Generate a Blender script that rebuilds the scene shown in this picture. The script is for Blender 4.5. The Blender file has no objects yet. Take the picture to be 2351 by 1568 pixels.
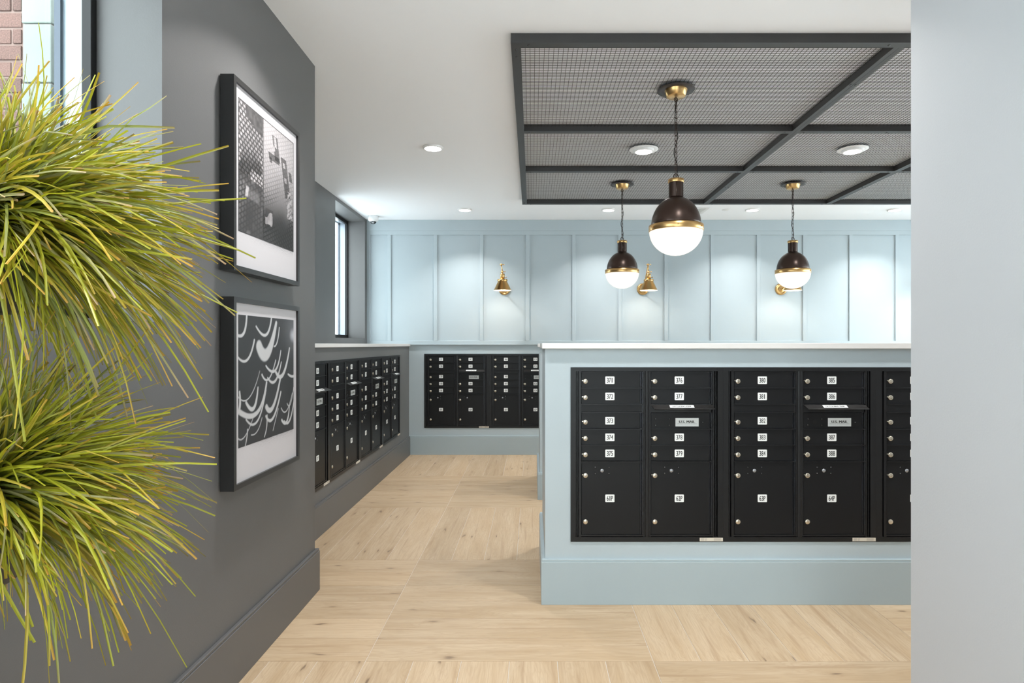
import bpy, math, random
from mathutils import Vector, Matrix
random.seed(7)
SC = bpy.context.scene
COL = SC.collection
PI = math.pi

# ------------------------------------------------------------------ camera, world, exposure
EYE = 1.385            # camera height
F = 1405.0             # focal length in pixels of the 2351 px wide frame
VX, VY = 1222.0, 791.0 # where the viewing axis meets the frame
cam_d = bpy.data.cameras.new('camera')
cam_d.sensor_width = 36.0
cam_d.lens = 36.0 * F / 2351.0
cam_d.shift_x = (1175.5 - VX) / 2351.0
cam_d.shift_y = (VY - 784.0) / 2351.0
cam_d.clip_start = 0.05
cam = bpy.data.objects.new('camera', cam_d)
COL.objects.link(cam)
cam.location = (0, 0, EYE)
cam.rotation_euler = (PI / 2, 0, 0)
SC.camera = cam

world = bpy.data.worlds.new('overcast_sky')
SC.world = world
world.use_nodes = True
bg = world.node_tree.nodes['Background']
bg.inputs[0].default_value = (0.90, 0.95, 1.0, 1)
bg.inputs[1].default_value = 4.4

SC.view_settings.view_transform = 'Standard'
SC.view_settings.look = 'None'
SC.view_settings.exposure = 0.86
SC.view_settings.gamma = 1.0
SC.view_settings.use_curve_mapping = False

LAMP = 8.5            # watts of each ceiling downlight
BULB = 55.0            # radiance of the sconce bulbs
GLOBE = 0.50            # radiance of the opal globes

# ------------------------------------------------------------------ materials
def new_mat(name):
    m = bpy.data.materials.new(name)
    m.use_nodes = True
    nt = m.node_tree
    b = nt.nodes['Principled BSDF']
    return m, nt, b

def N(nt, kind, **kw):
    n = nt.nodes.new(kind)
    for k, v in kw.items():
        setattr(n, k, v)
    return n

def plain(name, col, rough=0.5, metal=0.0, bump=0.0, bscale=200.0, vary=0.0, spec=0.5, coat=0.0):
    """procedural paint / metal: base colour with faint mottling and fine relief"""
    m, nt, b = new_mat(name)
    b.inputs['Base Color'].default_value = (*col, 1)
    b.inputs['Roughness'].default_value = rough
    b.inputs['Metallic'].default_value = metal
    b.inputs['Specular IOR Level'].default_value = spec
    b.inputs['Coat Weight'].default_value = coat
    tc = N(nt, 'ShaderNodeTexCoord')
    if vary:
        nz = N(nt, 'ShaderNodeTexNoise')
        nz.inputs['Scale'].default_value = 3.0
        nz.inputs['Detail'].default_value = 4
        nt.links.new(tc.outputs['Object'], nz.inputs['Vector'])
        r = N(nt, 'ShaderNodeValToRGB')
        r.color_ramp.elements[0].position = 0.3
        r.color_ramp.elements[1].position = 0.7
        r.color_ramp.elements[0].color = (*[c * (1 - vary) for c in col], 1)
        r.color_ramp.elements[1].color = (*[min(1, c * (1 + vary)) for c in col], 1)
        nt.links.new(nz.outputs['Fac'], r.inputs['Fac'])
        nt.links.new(r.outputs['Color'], b.inputs['Base Color'])
    if bump:
        n2 = N(nt, 'ShaderNodeTexNoise')
        n2.inputs['Scale'].default_value = bscale
        n2.inputs['Detail'].default_value = 2
        nt.links.new(tc.outputs['Object'], n2.inputs['Vector'])
        bp = N(nt, 'ShaderNodeBump')
        bp.inputs['Strength'].default_value = bump
        bp.inputs['Distance'].default_value = 0.002
        nt.links.new(n2.outputs['Fac'], bp.inputs['Height'])
        nt.links.new(bp.outputs['Normal'], b.inputs['Normal'])
    return m

def emitter(name, col, strength):
    m, nt, b = new_mat(name)
    b.inputs['Base Color'].default_value = (0.5, 0.5, 0.5, 1)
    b.inputs['Emission Color'].default_value = (*col, 1)
    b.inputs['Emission Strength'].default_value = strength
    return m

M = {}
M['white'] = plain('ceiling_paint', (0.90, 0.915, 0.94), 0.8, bump=0.06, bscale=300)
M['wall_white'] = plain('pale_grey_wall_paint', (0.43, 0.437, 0.455), 0.6, bump=0.12, bscale=160)
M['dark'] = plain('charcoal_wall_paint', (0.115, 0.114, 0.114), 0.5, bump=0.15, bscale=220, vary=0.03)
M['dark_trim'] = plain('charcoal_trim_paint', (0.100, 0.099, 0.100), 0.4, bump=0.05)
M['blue'] = plain('pale_blue_paint', (0.405, 0.472, 0.505), 0.45, bump=0.08, bscale=200, vary=0.015)
M['blue_trim'] = plain('pale_blue_trim_paint', (0.355, 0.425, 0.455), 0.38, bump=0.03, vary=0.015)
M['quartz'] = plain('white_quartz', (0.66, 0.645, 0.63), 0.25, vary=0.02)
M['grout'] = plain('pale_grout', (0.58, 0.53, 0.47), 0.9, bump=0.3)
M['black'] = plain('black_powder_coat', (0.010, 0.0102, 0.011), 0.36, bump=0.10, bscale=900, spec=0.28)
M['black_panel'] = plain('black_powder_coat_panel', (0.008, 0.0082, 0.009), 0.38, bump=0.12, bscale=900, spec=0.22)
M['hinge'] = plain('black_anodised_hinge', (0.03, 0.032, 0.036), 0.28, metal=0.6)
M['void'] = plain('black_rubber', (0.004, 0.004, 0.004), 0.8)
M['lock'] = plain('brushed_nickel', (0.66, 0.60, 0.50), 0.28, metal=1.0, vary=0.1)
M['slot'] = plain('dark_keyway', (0.10, 0.085, 0.065), 0.45, metal=0.7)
M['plate'] = plain('white_plate', (0.78, 0.79, 0.78), 0.45)
M['silver'] = plain('silver_label', (0.60, 0.62, 0.62), 0.4)
M['ink'] = plain('black_ink', (0.012, 0.012, 0.012), 0.6)
M['sticker'] = plain('cream_sticker', (0.60, 0.55, 0.47), 0.6)
M['sticker_ink'] = plain('faded_print', (0.26, 0.23, 0.20), 0.6)
M['flap'] = plain('dark_bronze_flap', (0.05, 0.048, 0.047), 0.3, metal=0.7, bump=0.1, bscale=500)
M['steel'] = plain('charcoal_steel', (0.034, 0.033, 0.033), 0.42, bump=0.05)
M['wire'] = plain('black_wire', (0.014, 0.014, 0.014), 0.5)
M['bolt'] = plain('black_bolt', (0.10, 0.10, 0.10), 0.25, metal=0.9)
M['brass'] = plain('antique_brass', (0.62, 0.395, 0.165), 0.30, metal=1.0, vary=0.08)
M['bronze'] = plain('dark_bronze', (0.050, 0.030, 0.023), 0.30, metal=0.55, vary=0.1)
M['bronze_plate'] = plain('bronze_plate', (0.045, 0.038, 0.036), 0.4, metal=0.4)
M['opal'] = emitter('lit_opal_glass', (1.0, 0.89, 0.72), GLOBE)
M['bulb'] = emitter('lit_bulb', (1.0, 0.90, 0.76), BULB)
M['shade_in'] = plain('white_enamel', (0.85, 0.83, 0.8), 0.5)
M['lamp'] = emitter('lit_diffuser', (1.0, 0.98, 0.955), 10.0)
M['lamp_trim'] = plain('white_lamp_trim', (0.78, 0.78, 0.78), 0.5)
M['picframe'] = plain('black_picture_frame', (0.02, 0.02, 0.0205), 0.32, bump=0.05)
M['mount'] = plain('white_mount_board', (0.53, 0.51, 0.53), 0.6)
M['alu'] = plain('grey_aluminium', (0.30, 0.34, 0.39), 0.35, metal=0.3)
M['navy'] = plain('blue_black_aluminium', (0.06, 0.075, 0.10), 0.3, metal=0.3)
M['cam_white'] = plain('white_plastic', (0.75, 0.75, 0.75), 0.4)
M['stone'] = plain('pale_cast_stone', (0.235, 0.265, 0.24), 0.9, bump=0.5, bscale=150, vary=0.06)
M['mortar'] = plain('pink_mortar', (0.26, 0.18, 0.155), 0.95, bump=0.5, bscale=150)
M['pot'] = plain('black_ceramic', (0.02, 0.02, 0.02), 0.4)
M['soil'] = plain('dark_moss', (0.03, 0.035, 0.015), 0.95, bump=0.6, bscale=60)
M['paving'] = plain('outdoor_paving', (0.70, 0.71, 0.73), 0.9, bump=0.3, vary=0.1)

def brick_mat():
    m, nt, b = new_mat('red_brown_brick')
    b.inputs['Roughness'].default_value = 0.9
    oi = N(nt, 'ShaderNodeObjectInfo')
    tc = N(nt, 'ShaderNodeTexCoord')
    nz = N(nt, 'ShaderNodeTexNoise')
    nz.inputs['Scale'].default_value = 180
    nt.links.new(tc.outputs['Object'], nz.inputs['Vector'])
    ad = N(nt, 'ShaderNodeMath', operation='MULTIPLY_ADD')
    ad.inputs[1].default_value = 0.5
    nt.links.new(oi.outputs['Random'], ad.inputs[0])
    nt.links.new(nz.outputs['Fac'], ad.inputs[2])
    r = N(nt, 'ShaderNodeValToRGB')
    r.color_ramp.elements[0].position = 0.3
    r.color_ramp.elements[1].position = 1.0
    r.color_ramp.elements[0].color = (0.06, 0.035, 0.03, 1)
    r.color_ramp.elements[1].color = (0.215, 0.120, 0.098, 1)
    nt.links.new(ad.outputs[0], r.inputs['Fac'])
    nt.links.new(r.outputs['Color'], b.inputs['Base Color'])
    bp = N(nt, 'ShaderNodeBump')
    bp.inputs['Strength'].default_value = 0.6
    bp.inputs['Distance'].default_value = 0.003
    nt.links.new(nz.outputs['Fac'], bp.inputs['Height'])
    nt.links.new(bp.outputs['Normal'], b.inputs['Normal'])
    return m
M['brick'] = brick_mat()

def oak_mat():
    """pale oak: long grain along local x, cathedral figure, brown streaks, a few knots; offset for each plank"""
    m, nt, b = new_mat('pale_oak_porcelain')
    L = nt.links.new
    tc = N(nt, 'ShaderNodeTexCoord')
    oi = N(nt, 'ShaderNodeObjectInfo')
    off = N(nt, 'ShaderNodeVectorMath', operation='MULTIPLY_ADD')
    cx = N(nt, 'ShaderNodeCombineXYZ')
    mul = []
    for k, f in enumerate((37.0, 53.0, 91.0)):
        q = N(nt, 'ShaderNodeMath', operation='MULTIPLY')
        q.inputs[1].default_value = f
        L(oi.outputs['Random'], q.inputs[0])
        L(q.outputs[0], cx.inputs[k])
    off.inputs[1].default_value = (1, 1, 1)
    L(tc.outputs['Object'], off.inputs[0])
    L(cx.outputs[0], off.inputs[2])
    def noise(scale_vec, sc, det, rough=0.5, dist=0.0):
        mp = N(nt, 'ShaderNodeMapping')
        mp.inputs['Scale'].default_value = scale_vec
        L(off.outputs[0], mp.inputs['Vector'])
        nz = N(nt, 'ShaderNodeTexNoise')
        nz.inputs['Scale'].default_value = sc
        nz.inputs['Detail'].default_value = det
        nz.inputs['Roughness'].default_value = rough
        nz.inputs['Distortion'].default_value = dist
        L(mp.outputs[0], nz.inputs['Vector'])
        return nz
    fine = noise((1.2, 34, 34), 5.0, 6, 0.65)
    broad = noise((0.8, 5.5, 5.5), 2.2, 3, 0.5, 0.6)
    streak = noise((0.55, 13, 13), 2.6, 4, 0.55, 0.4)
    # cathedral rings: sine of a stretched broad noise
    ring = N(nt, 'ShaderNodeMath', operation='MULTIPLY')
    ring.inputs[1].default_value = 95.0
    L(broad.outputs['Fac'], ring.inputs[0])
    sn = N(nt, 'ShaderNodeMath', operation='SINE')
    L(ring.outputs[0], sn.inputs[0])
    r1 = N(nt, 'ShaderNodeValToRGB')
    e = r1.color_ramp.elements
    e[0].position, e[1].position = 0.28, 0.72
    e[0].color = (0.415, 0.298, 0.18, 1)
    e[1].color = (0.515, 0.40, 0.275, 1)
    L(broad.outputs['Fac'], r1.inputs['Fac'])
    def mix(fac, a, c2, mode='MIX'):
        mx = N(nt, 'ShaderNodeMix', data_type='RGBA', blend_type=mode)
        if isinstance(fac, float):
            mx.inputs[0].default_value = fac
        else:
            L(fac, mx.inputs[0])
        L(a, mx.inputs[6])
        if isinstance(c2, tuple):
            mx.inputs[7].default_value = c2
        else:
            L(c2, mx.inputs[7])
        return mx.outputs[2]
    def ramp(src, p0, p1, v0, v1):
        mr = N(nt, 'ShaderNodeMapRange')
        mr.inputs[1].default_value, mr.inputs[2].default_value = p0, p1
        mr.inputs[3].default_value, mr.inputs[4].default_value = v0, v1
        L(src, mr.inputs[0])
        return mr.outputs[0]
    c = mix(ramp(fine.outputs['Fac'], 0.38, 0.66, 0.0, 0.55), r1.outputs['Color'], (0.36, 0.255, 0.155, 1))
    c = mix(ramp(sn.outputs[0], 0.1, 1.0, 0.0, 0.26), c, (0.34, 0.235, 0.14, 1))
    c = mix(ramp(streak.outputs['Fac'], 0.57, 0.72, 0.0, 0.62), c, (0.30, 0.195, 0.11, 1))
    # knots
    mp = N(nt, 'ShaderNodeMapping')
    mp.inputs['Scale'].default_value = (1.9, 7.5, 7.5)
    L(off.outputs[0], mp.inputs['Vector'])
    vo = N(nt, 'ShaderNodeTexVoronoi')
    vo.inputs['Scale'].default_value = 1.3
    vo.voronoi_dimensions = '2D'
    wob = N(nt, 'ShaderNodeVectorMath', operation='MULTIPLY_ADD')
    wob.inputs[1].default_value = (0.35, 0.35, 0.35)
    L(streak.outputs['Color'], wob.inputs[0])
    L(mp.outputs[0], wob.inputs[2])
    L(wob.outputs[0], vo.inputs['Vector'])
    sep = N(nt, 'ShaderNodeSeparateColor')
    L(vo.outputs['Color'], sep.inputs[0])
    gate = N(nt, 'ShaderNodeMath', operation='GREATER_THAN')
    gate.inputs[1].default_value = 0.72
    L(sep.outputs[0], gate.inputs[0])
    halo = N(nt, 'ShaderNodeMath', operation='MULTIPLY')
    L(ramp(vo.outputs['Distance'], 0.05, 0.22, 0.42, 0.0), halo.inputs[0])
    L(gate.outputs[0], halo.inputs[1])
    c = mix(halo.outputs[0], c, (0.31, 0.21, 0.12, 1))
    core = N(nt, 'ShaderNodeMath', operation='MULTIPLY')
    L(ramp(vo.outputs['Distance'], 0.025, 0.075, 0.8, 0.0), core.inputs[0])
    L(gate.outputs[0], core.inputs[1])
    c = mix(core.outputs[0], c, (0.12, 0.075, 0.045, 1))
    # tone of each plank
    hs = N(nt, 'ShaderNodeHueSaturation')
    L(ramp(oi.outputs['Random'], 0.0, 1.0, 0.92, 1.06), hs.inputs['Value'])
    L(c, hs.inputs['Color'])
    L(hs.outputs['Color'], b.inputs['Base Color'])
    b.inputs['Roughness'].default_value = 0.48
    bp = N(nt, 'ShaderNodeBump')
    bp.inputs['Strength'].default_value = 0.08
    bp.inputs['Distance'].default_value = 0.002
    L(fine.outputs['Fac'], bp.inputs['Height'])
    L(bp.outputs['Normal'], b.inputs['Normal'])
    return m
M['oak'] = oak_mat()

def glass_mat():
    m, nt, b = new_mat('clear_window_glass')
    nt.nodes.remove(b)
    out = nt.nodes['Material Output']
    tr = N(nt, 'ShaderNodeBsdfTransparent')
    tr.inputs[0].default_value = (0.93, 0.97, 0.96, 1)
    gl = N(nt, 'ShaderNodeBsdfGlossy')
    gl.inputs['Roughness'].default_value = 0.02
    mx = N(nt, 'ShaderNodeMixShader')
    mx.inputs[0].default_value = 0.05
    nt.links.new(tr.outputs[0], mx.inputs[1])
    nt.links.new(gl.outputs[0], mx.inputs[2])
    nt.links.new(mx.outputs[0], out.inputs[0])
    return m
M['glass'] = glass_mat()

def attr_mat(name, rough, translucent=0.0):
    m, nt, b = new_mat(name)
    at = N(nt, 'ShaderNodeAttribute')
    at.attribute_name = 'col'
    nt.links.new(at.outputs['Color'], b.inputs['Base Color'])
    b.inputs['Roughness'].default_value = rough
    if translucent:
        out = nt.nodes['Material Output']
        tl = N(nt, 'ShaderNodeBsdfTranslucent')
        nt.links.new(at.outputs['Color'], tl.inputs[0])
        mx = N(nt, 'ShaderNodeMixShader')
        mx.inputs[0].default_value = translucent
        nt.links.new(b.outputs[0], mx.inputs[1])
        nt.links.new(tl.outputs[0], mx.inputs[2])
        nt.links.new(mx.outputs[0], out.inputs[0])
    return m
M['print'] = attr_mat('photo_print', 0.5)
M['blade'] = attr_mat('grass_blade', 0.42, 0.30)
M['leaf'] = attr_mat('hedge_leaf', 0.6, 0.2)

# ------------------------------------------------------------------ mesh building
class MB:
    def __init__(s):
        s.v, s.f, s.mi, s.sm = [], [], [], []
    def poly(s, pts, mi=0, smooth=False):
        n = len(s.v)
        s.v += [tuple(p) for p in pts]
        s.f.append(tuple(range(n, n + len(pts))))
        s.mi.append(mi); s.sm.append(smooth)
    def box(s, x0, x1, y0, y1, z0, z1, mi=0):
        n = len(s.v)
        s.v += [(x0, y0, z0), (x1, y0, z0), (x1, y1, z0), (x0, y1, z0), (x0, y0, z1), (x1, y0, z1), (x1, y1, z1), (x0, y1, z1)]
        for f in ((0, 3, 2, 1), (4, 5, 6, 7), (0, 1, 5, 4), (1, 2, 6, 5), (2, 3, 7, 6), (3, 0, 4, 7)):
            s.f.append(tuple(n + i for i in f)); s.mi.append(mi); s.sm.append(False)
        return s
    def lathe(s, prof, seg=32, c=(0, 0, 0), axis='z', mi=0, smooth=True, a0=0.0):
        """prof: list of (radius, height)"""
        n = len(s.v)
        for r, h in prof:
            for k in range(seg):
                a = 2 * PI * k / seg + a0
                x, y = r * math.cos(a), r * math.sin(a)
                if axis == 'z': p = (x, y, h)
                elif axis == 'y': p = (x, h, y)
                else: p = (h, x, y)
                s.v.append((c[0] + p[0], c[1] + p[1], c[2] + p[2]))
        for i in range(len(prof) - 1):
            for k in range(seg):
                a, b2 = n + i * seg + k, n + i * seg + (k + 1) % seg
                q = (a, b2, b2 + seg, a + seg)
                if axis == 'y': q = q[::-1]
                s.f.append(q); s.mi.append(mi); s.sm.append(smooth)
        for i, flip in ((0, True), (len(prof) - 1, False)):
            if prof[i][0] > 1e-6:
                ring = [n + i * seg + k for k in range(seg)]
                if flip != (axis == 'y'): ring = ring[::-1]
                s.f.append(tuple(ring)); s.mi.append(mi); s.sm.append(False)
        return s
    def tube(s, pts, r, seg=8, mi=0, closed=False, up=Vector((0, 0, 1))):
        pts = [Vector(p) for p in pts]
        n = len(s.v); m = len(pts)
        prev = None
        for i, p in enumerate(pts):
            if closed: d = pts[(i + 1) % m] - pts[i - 1]
            else: d = pts[min(i + 1, m - 1)] - pts[max(i - 1, 0)]
            d.normalize()
            if prev is None:
                u = up if abs(d.dot(up)) < 0.95 else Vector((1, 0, 0))
                a = d.cross(u).normalized()
            else:
                a = (prev - d * prev.dot(d)).normalized()
            prev = a
            b2 = d.cross(a)
            for k in range(seg):
                t = 2 * PI * k / seg
                s.v.append(tuple(p + (a * math.cos(t) + b2 * math.sin(t)) * r))
        for i in range(m if closed else m - 1):
            j = (i + 1) % m
            for k in range(seg):
                k2 = (k + 1) % seg
                s.f.append((n + i * seg + k, n + i * seg + k2, n + j * seg + k2, n + j * seg + k)); s.mi.append(mi); s.sm.append(True)
        if not closed:
            s.f.append(tuple(n + k for k in range(seg))[::-1]); s.mi.append(mi); s.sm.append(False)
            s.f.append(tuple(n + (m - 1) * seg + k for k in range(seg))); s.mi.append(mi); s.sm.append(False)
        return s
    def mesh(s, name, mats):
        me = bpy.data.meshes.new(name)
        me.from_pydata(s.v, [], s.f)
        for k in mats:
            me.materials.append(M[k])
        me.polygons.foreach_set('material_index', s.mi)
        me.polygons.foreach_set('use_smooth', s.sm)
        me.update()
        return me
    def obj(s, name, mats, parent=None, loc=None, bevel=0.0):
        return link(name, s.mesh(name, mats if isinstance(mats, (list, tuple)) else [mats]), parent, loc, bevel)

def link(name, me, parent=None, loc=None, bevel=0.0):
    o = bpy.data.objects.new(name, me)
    COL.objects.link(o)
    if parent is not None: o.parent = parent
    if loc is not None: o.location = loc
    if bevel:
        md = o.modifiers.new('edge', 'BEVEL')
        md.width = bevel; md.segments = 2; md.limit_method = 'ANGLE'
    return o

def thing(name, label, cat, loc=(0, 0, 0), rz=0.0, group=None):
    o = bpy.data.objects.new(name, None)
    COL.objects.link(o)
    o.empty_display_size = 0.05
    o.location = loc; o.rotation_euler = (0, 0, rz)
    return tag(o, label, cat, group)

def tag(o, label, cat=None, group=None):
    o['label'] = label
    if cat: o['category'] = cat
    if group: o['group'] = group
    return o

def struct(o, label=None):
    o['kind'] = 'structure'
    if label: o['label'] = label
    return o

def copy_tree(o, parent=None):
    c = o.copy()
    COL.objects.link(c)
    c.parent = parent
    for ch in list(o.children):
        copy_tree(ch, c)
    return c

# glyphs of the built-in font, as flat polygons
GL = {}
def glyph(text):
    if text in GL: return GL[text]
    cu = bpy.data.curves.new('glyph', 'FONT')
    cu.body = text
    cu.resolution_u = 3
    o = bpy.data.objects.new('glyph', cu)
    COL.objects.link(o)
    dg = bpy.context.evaluated_depsgraph_get()
    me = o.evaluated_get(dg).to_mesh()
    v = [(p.co.x, p.co.y) for p in me.vertices]
    f = [tuple(p.vertices) for p in me.polygons]
    o.evaluated_get(dg).to_mesh_clear()
    bpy.data.objects.remove(o); bpy.data.curves.remove(cu)
    x0, x1 = min(p[0] for p in v), max(p[0] for p in v)
    y0, y1 = min(p[1] for p in v), max(p[1] for p in v)
    GL[text] = ([(p[0] - x0, p[1] - y0) for p in v], f, x1 - x0, y1 - y0)
    return GL[text]
for ch in '0123456789P':
    glyph(ch)
for w in ('U.S. MAIL', 'OUTGOING MAIL', 'APPROVED BY THE POSTMASTER GENERAL'):
    glyph(w)

def put_text(mb, text, cx, cz, w, h, y, mi, mono=False, bold=0.0):
    """text on the plane y = const, read from -y"""
    if mono:
        n = len(text); cw = w / n
        for i, ch in enumerate(text):
            v, f, gw, gh = glyph(ch)
            gx = cw * 0.80 if ch != '1' else cw * 0.30
            ox = cx - w / 2 + cw * (i + 0.5) - gx / 2
            for dx in ((0.0,) if not bold else (-bold, bold)):
                k = len(mb.v)
                yy = y - (0.00004 if dx > 0 else 0)
                mb.v += [(ox + dx + p[0] / gw * gx, yy, cz - h / 2 + p[1] / gh * h) for p in v]
                for q in f:
                    mb.f.append(tuple(k + j for j in q)); mb.mi.append(mi); mb.sm.append(False)
    else:
        v, f, gw, gh = glyph(text)
        for dx in ((0.0,) if not bold else (-bold, bold)):
            k = len(mb.v)
            yy = y - (0.00004 if dx > 0 else 0)
            mb.v += [(cx - w / 2 + dx + p[0] / gw * w, yy, cz - h / 2 + p[1] / gh * h) for p in v]
            for q in f:
                mb.f.append(tuple(k + j for j in q)); mb.mi.append(mi); mb.sm.append(False)

# ------------------------------------------------------------------ dimensions of the place
CEIL = 2.95
XW = -1.222            # dark wall that carries the pictures
YW0, YW1 = 2.02, 3.441 # window reveal / far corner of that wall
XC = -1.551            # face of the dark mailbox counter
XL = -2.077            # dark window wall above the counter
YB = 7.70              # back wall
XR = 1.25              # pale wall on the right
YR = 2.02
XE, YE = 5.6, -2.6     # ends of the room out of view
CT = 1.393             # top of the counters
SILL, HEAD = 1.458, 2.91
FZ = -0.05

# ------------------------------------------------------------------ floor
fl = struct(MB().box(-2.6, XE + 0.15, YE - 0.15, 8.2, FZ - 0.10, -0.0025).obj('floor', 'grout'),
            'pale oak look plank tiles laid in alternating square panels')
P = 1.2595; PW = P / 6; GAP = 0.0030
X0, Y0 = -0.730, 2.678
plank_cache = {}
def plank(xa, xb, ya, yb, along_x):
    w, d = xb - xa - GAP, yb - ya - GAP
    L, Wd = (w, d) if along_x else (d, w)
    key = (round(L, 4), round(Wd, 4))
    if key not in plank_cache:
        b, e = 0.0012, 0.0009
        mb = MB()
        l, q = L / 2, Wd / 2
        top = [(-l + b, -q + b, 0), (l - b, -q + b, 0), (l - b, q - b, 0), (-l + b, q - b, 0)]
        mid = [(-l, -q, -e), (l, -q, -e), (l, q, -e), (-l, q, -e)]
        bot = [(-l, -q, -0.003), (l, -q, -0.003), (l, q, -0.003), (-l, q, -0.003)]
        mb.poly(top)
        for i in range(4):
            j = (i + 1) % 4
            mb.poly([mid[i], mid[j], top[j], top[i]])
            mb.poly([bot[i], bot[j], mid[j], mid[i]])
        plank_cache[key] = mb.mesh('plank', ['oak'])
    o = link('plank', plank_cache[key], fl, ((xa + xb) / 2, (ya + yb) / 2, 0.0))
    o.rotation_euler = (0, 0, (0 if along_x else PI / 2) + (PI if random.random() < 0.5 else 0))
for row in range(-2, 4):          # row 0 is the one under the near island face
    ya, yb = Y0 + row * P, Y0 + (row + 1) * P
    for c in range(-1, 5):
        xa, xb = X0 + c * P, X0 + (c + 1) * P
        cc = max(c, 0)
        horiz = (row + cc) % 2 == 0
        for k in range(6):
            if horiz: a, b_, y1, y2 = xa, xb, ya + k * PW, ya + (k + 1) * PW
            else: a, b_, y1, y2 = xa + k * PW, xa + (k + 1) * PW, ya, yb
            lim = XC if y2 > YW1 + 0.15 else XW
            a = max(a, lim); y2 = min(y2, YB)
            if b_ - a < 0.02 or y2 - y1 < 0.02: continue
            if y2 <= YR and a > XR: continue
            plank(a, b_, y1, y2, horiz)

# ------------------------------------------------------------------ ceiling and walls
struct(MB().box(-1.60, XE + 0.15, YE - 0.15, YW1 - 0.14, CEIL, CEIL + 0.12).box(-2.42, XE + 0.15, YW1 - 0.14, 8.2, CEIL, CEIL + 0.12).obj('ceiling', 'white'), 'smooth white painted ceiling')

# near dark wall with a window opening on the camera's side
wl = MB()
wl.box(-1.56, XW, YE, YW0, 0, SILL)
wl.box(-1.56, XW, YE, YW0, HEAD, CEIL)
wl.box(-1.56, XW, YE, -1.2, SILL, HEAD)
wl.box(-1.56, XW, YW0, YW1, 0, CEIL)
wl.box(-2.40, -1.56, YW1 - 0.14, YW1, 0, CEIL)
struct(wl.obj('wall_left', 'dark'), 'charcoal painted wall carrying two framed pictures')
# dark wall above the counter, with its own window opening
W2A, W2B = 6.456, 7.593
wu = MB()
wu.box(-2.40, XL, YW1, W2A, CT - 0.03, CEIL)
wu.box(-2.40, XL, W2B, YB, CT - 0.03, CEIL)
wu.box(-2.40, XL, W2A, W2B, CT - 0.03, SILL)
wu.box(-2.40, XL, W2A, W2B, HEAD, CEIL)
wu.box(-2.40, XL, YW1, YB, 0, CT - 0.03)
struct(wu.obj('wall_window', 'dark'), 'charcoal wall with a deep window recess above the counter')
# back wall: lower part holds mailboxes in an opening, upper part is panelled
UW, UH = 0.8165, 0.9328
BMX, BMZ = -1.359, 0.336
wb = MB()
wb.box(-2.40, BMX, YB, 8.15, 0, CT)
wb.box(BMX + 2 * UW, XE, YB, 8.15, 0, CT)
wb.box(BMX, BMX + 2 * UW, YB, 8.15, 0, BMZ)
wb.box(BMX, BMX + 2 * UW, YB, 8.15, BMZ + UH, CT)
wb.box(BMX, BMX + 2 * UW, YB + 0.42, 8.15, BMZ, BMZ + UH)
wb.box(-2.40, XE, YB, 8.15, CT, CEIL)
wback = struct(wb.obj('wall_back', 'blue'), 'pale blue panelled back wall with raised battens')
def bz(py): return EYE + (VY - py) / F * YB
def bx(px): return (px - VX) / F * YB
BT = 0.017
MB().box(XL, XE, YB - BT - 0.004, YB - 0.0, bz(530.5), CEIL).obj('frieze_board', 'blue', wback, bevel=0.002)
MB().box(XL, XE, YB - BT, YB, bz(540), bz(530.5)).obj('top_rail', 'blue', wback, bevel=0.002)
MB().box(XL, XE, YB - BT, YB, CT, bz(782.5)).obj('bottom_rail', 'blue', wback, bevel=0.002)
MB().box(XC, XE, YB - 0.028, YB, CT - 0.012, CT).obj('ledge_cap', 'blue', wback, bevel=0.002)
bm_ = MB().box(-0.022, 0.022, -BT, 0, 0, bz(540) - bz(782.5)).mesh('batten', ['blue'])
xs = [XL + 0.022] + [bx(894 + 105.85 * k) for k in range(0, 14)]
for x in xs:
    if x < XE - 0.05:
        link('batten', bm_, wback, (x, YB, bz(782.5)), bevel=0.0015)
# right hand pale wall and the rest of the enclosure (out of view)
struct(MB().box(XR, XR + 0.14, YE, YR, 0, CEIL).obj('wall_right', 'wall_white'), 'plain pale grey wall at the right edge')
struct(MB().box(XR + 0.14, XE, YR - 0.14, YR, 0, CEIL).obj('wall_partition', 'wall_white'), 'pale grey partition behind the right wall')
we = MB()
EA, EB, EC, ED = 2.6, 7.4, 0.6, 2.8
we.box(XE, XE + 0.15, YR - 0.14, EA, 0, CEIL); we.box(XE, XE + 0.15, EB, 8.15, 0, CEIL)
we.box(XE, XE + 0.15, EA, EB, 0, EC); we.box(XE, XE + 0.15, EA, EB, ED, CEIL)
struct(we.obj('wall_end', 'blue'), 'pale blue end wall beyond the islands')
wf = MB()
for k in range(5):
    y = EA + (EB - EA - 0.05) * k / 4
    wf.box(XE + 0.05, XE + 0.11, y, y + 0.05, EC, ED)
wf.box(XE + 0.05, XE + 0.11, EA, EB, EC, EC + 0.05); wf.box(XE + 0.05, XE + 0.11, EA, EB, ED - 0.05, ED)
wf = struct(wf.obj('added_window', 'black'), 'wide unseen black framed window added in the end wall for daylight')  # unseen window added to bring daylight to the far end
for k in range(4):
    y = EA + (EB - EA - 0.05) * k / 4
    MB().box(XE + 0.077, XE + 0.083, y + 0.05, EA + (EB - EA - 0.05) * (k + 1) / 4, EC + 0.05, ED - 0.05).obj('pane', 'glass', wf)
en = MB()
en.box(XW - 0.3, XW + 0.15, YE - 0.14, YE, 0, CEIL); en.box(XR - 0.1, XR + 0.14, YE - 0.14, YE, 0, CEIL)
en.box(XW + 0.15, XR - 0.1, YE - 0.14, YE, 2.75, CEIL)
struct(en.obj('wall_entry', 'wall_white'), 'pale grey wall around the added glazed doors behind the camera')
dr = MB()
dxa, dxb = XW + 0.15, XR - 0.1
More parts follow.
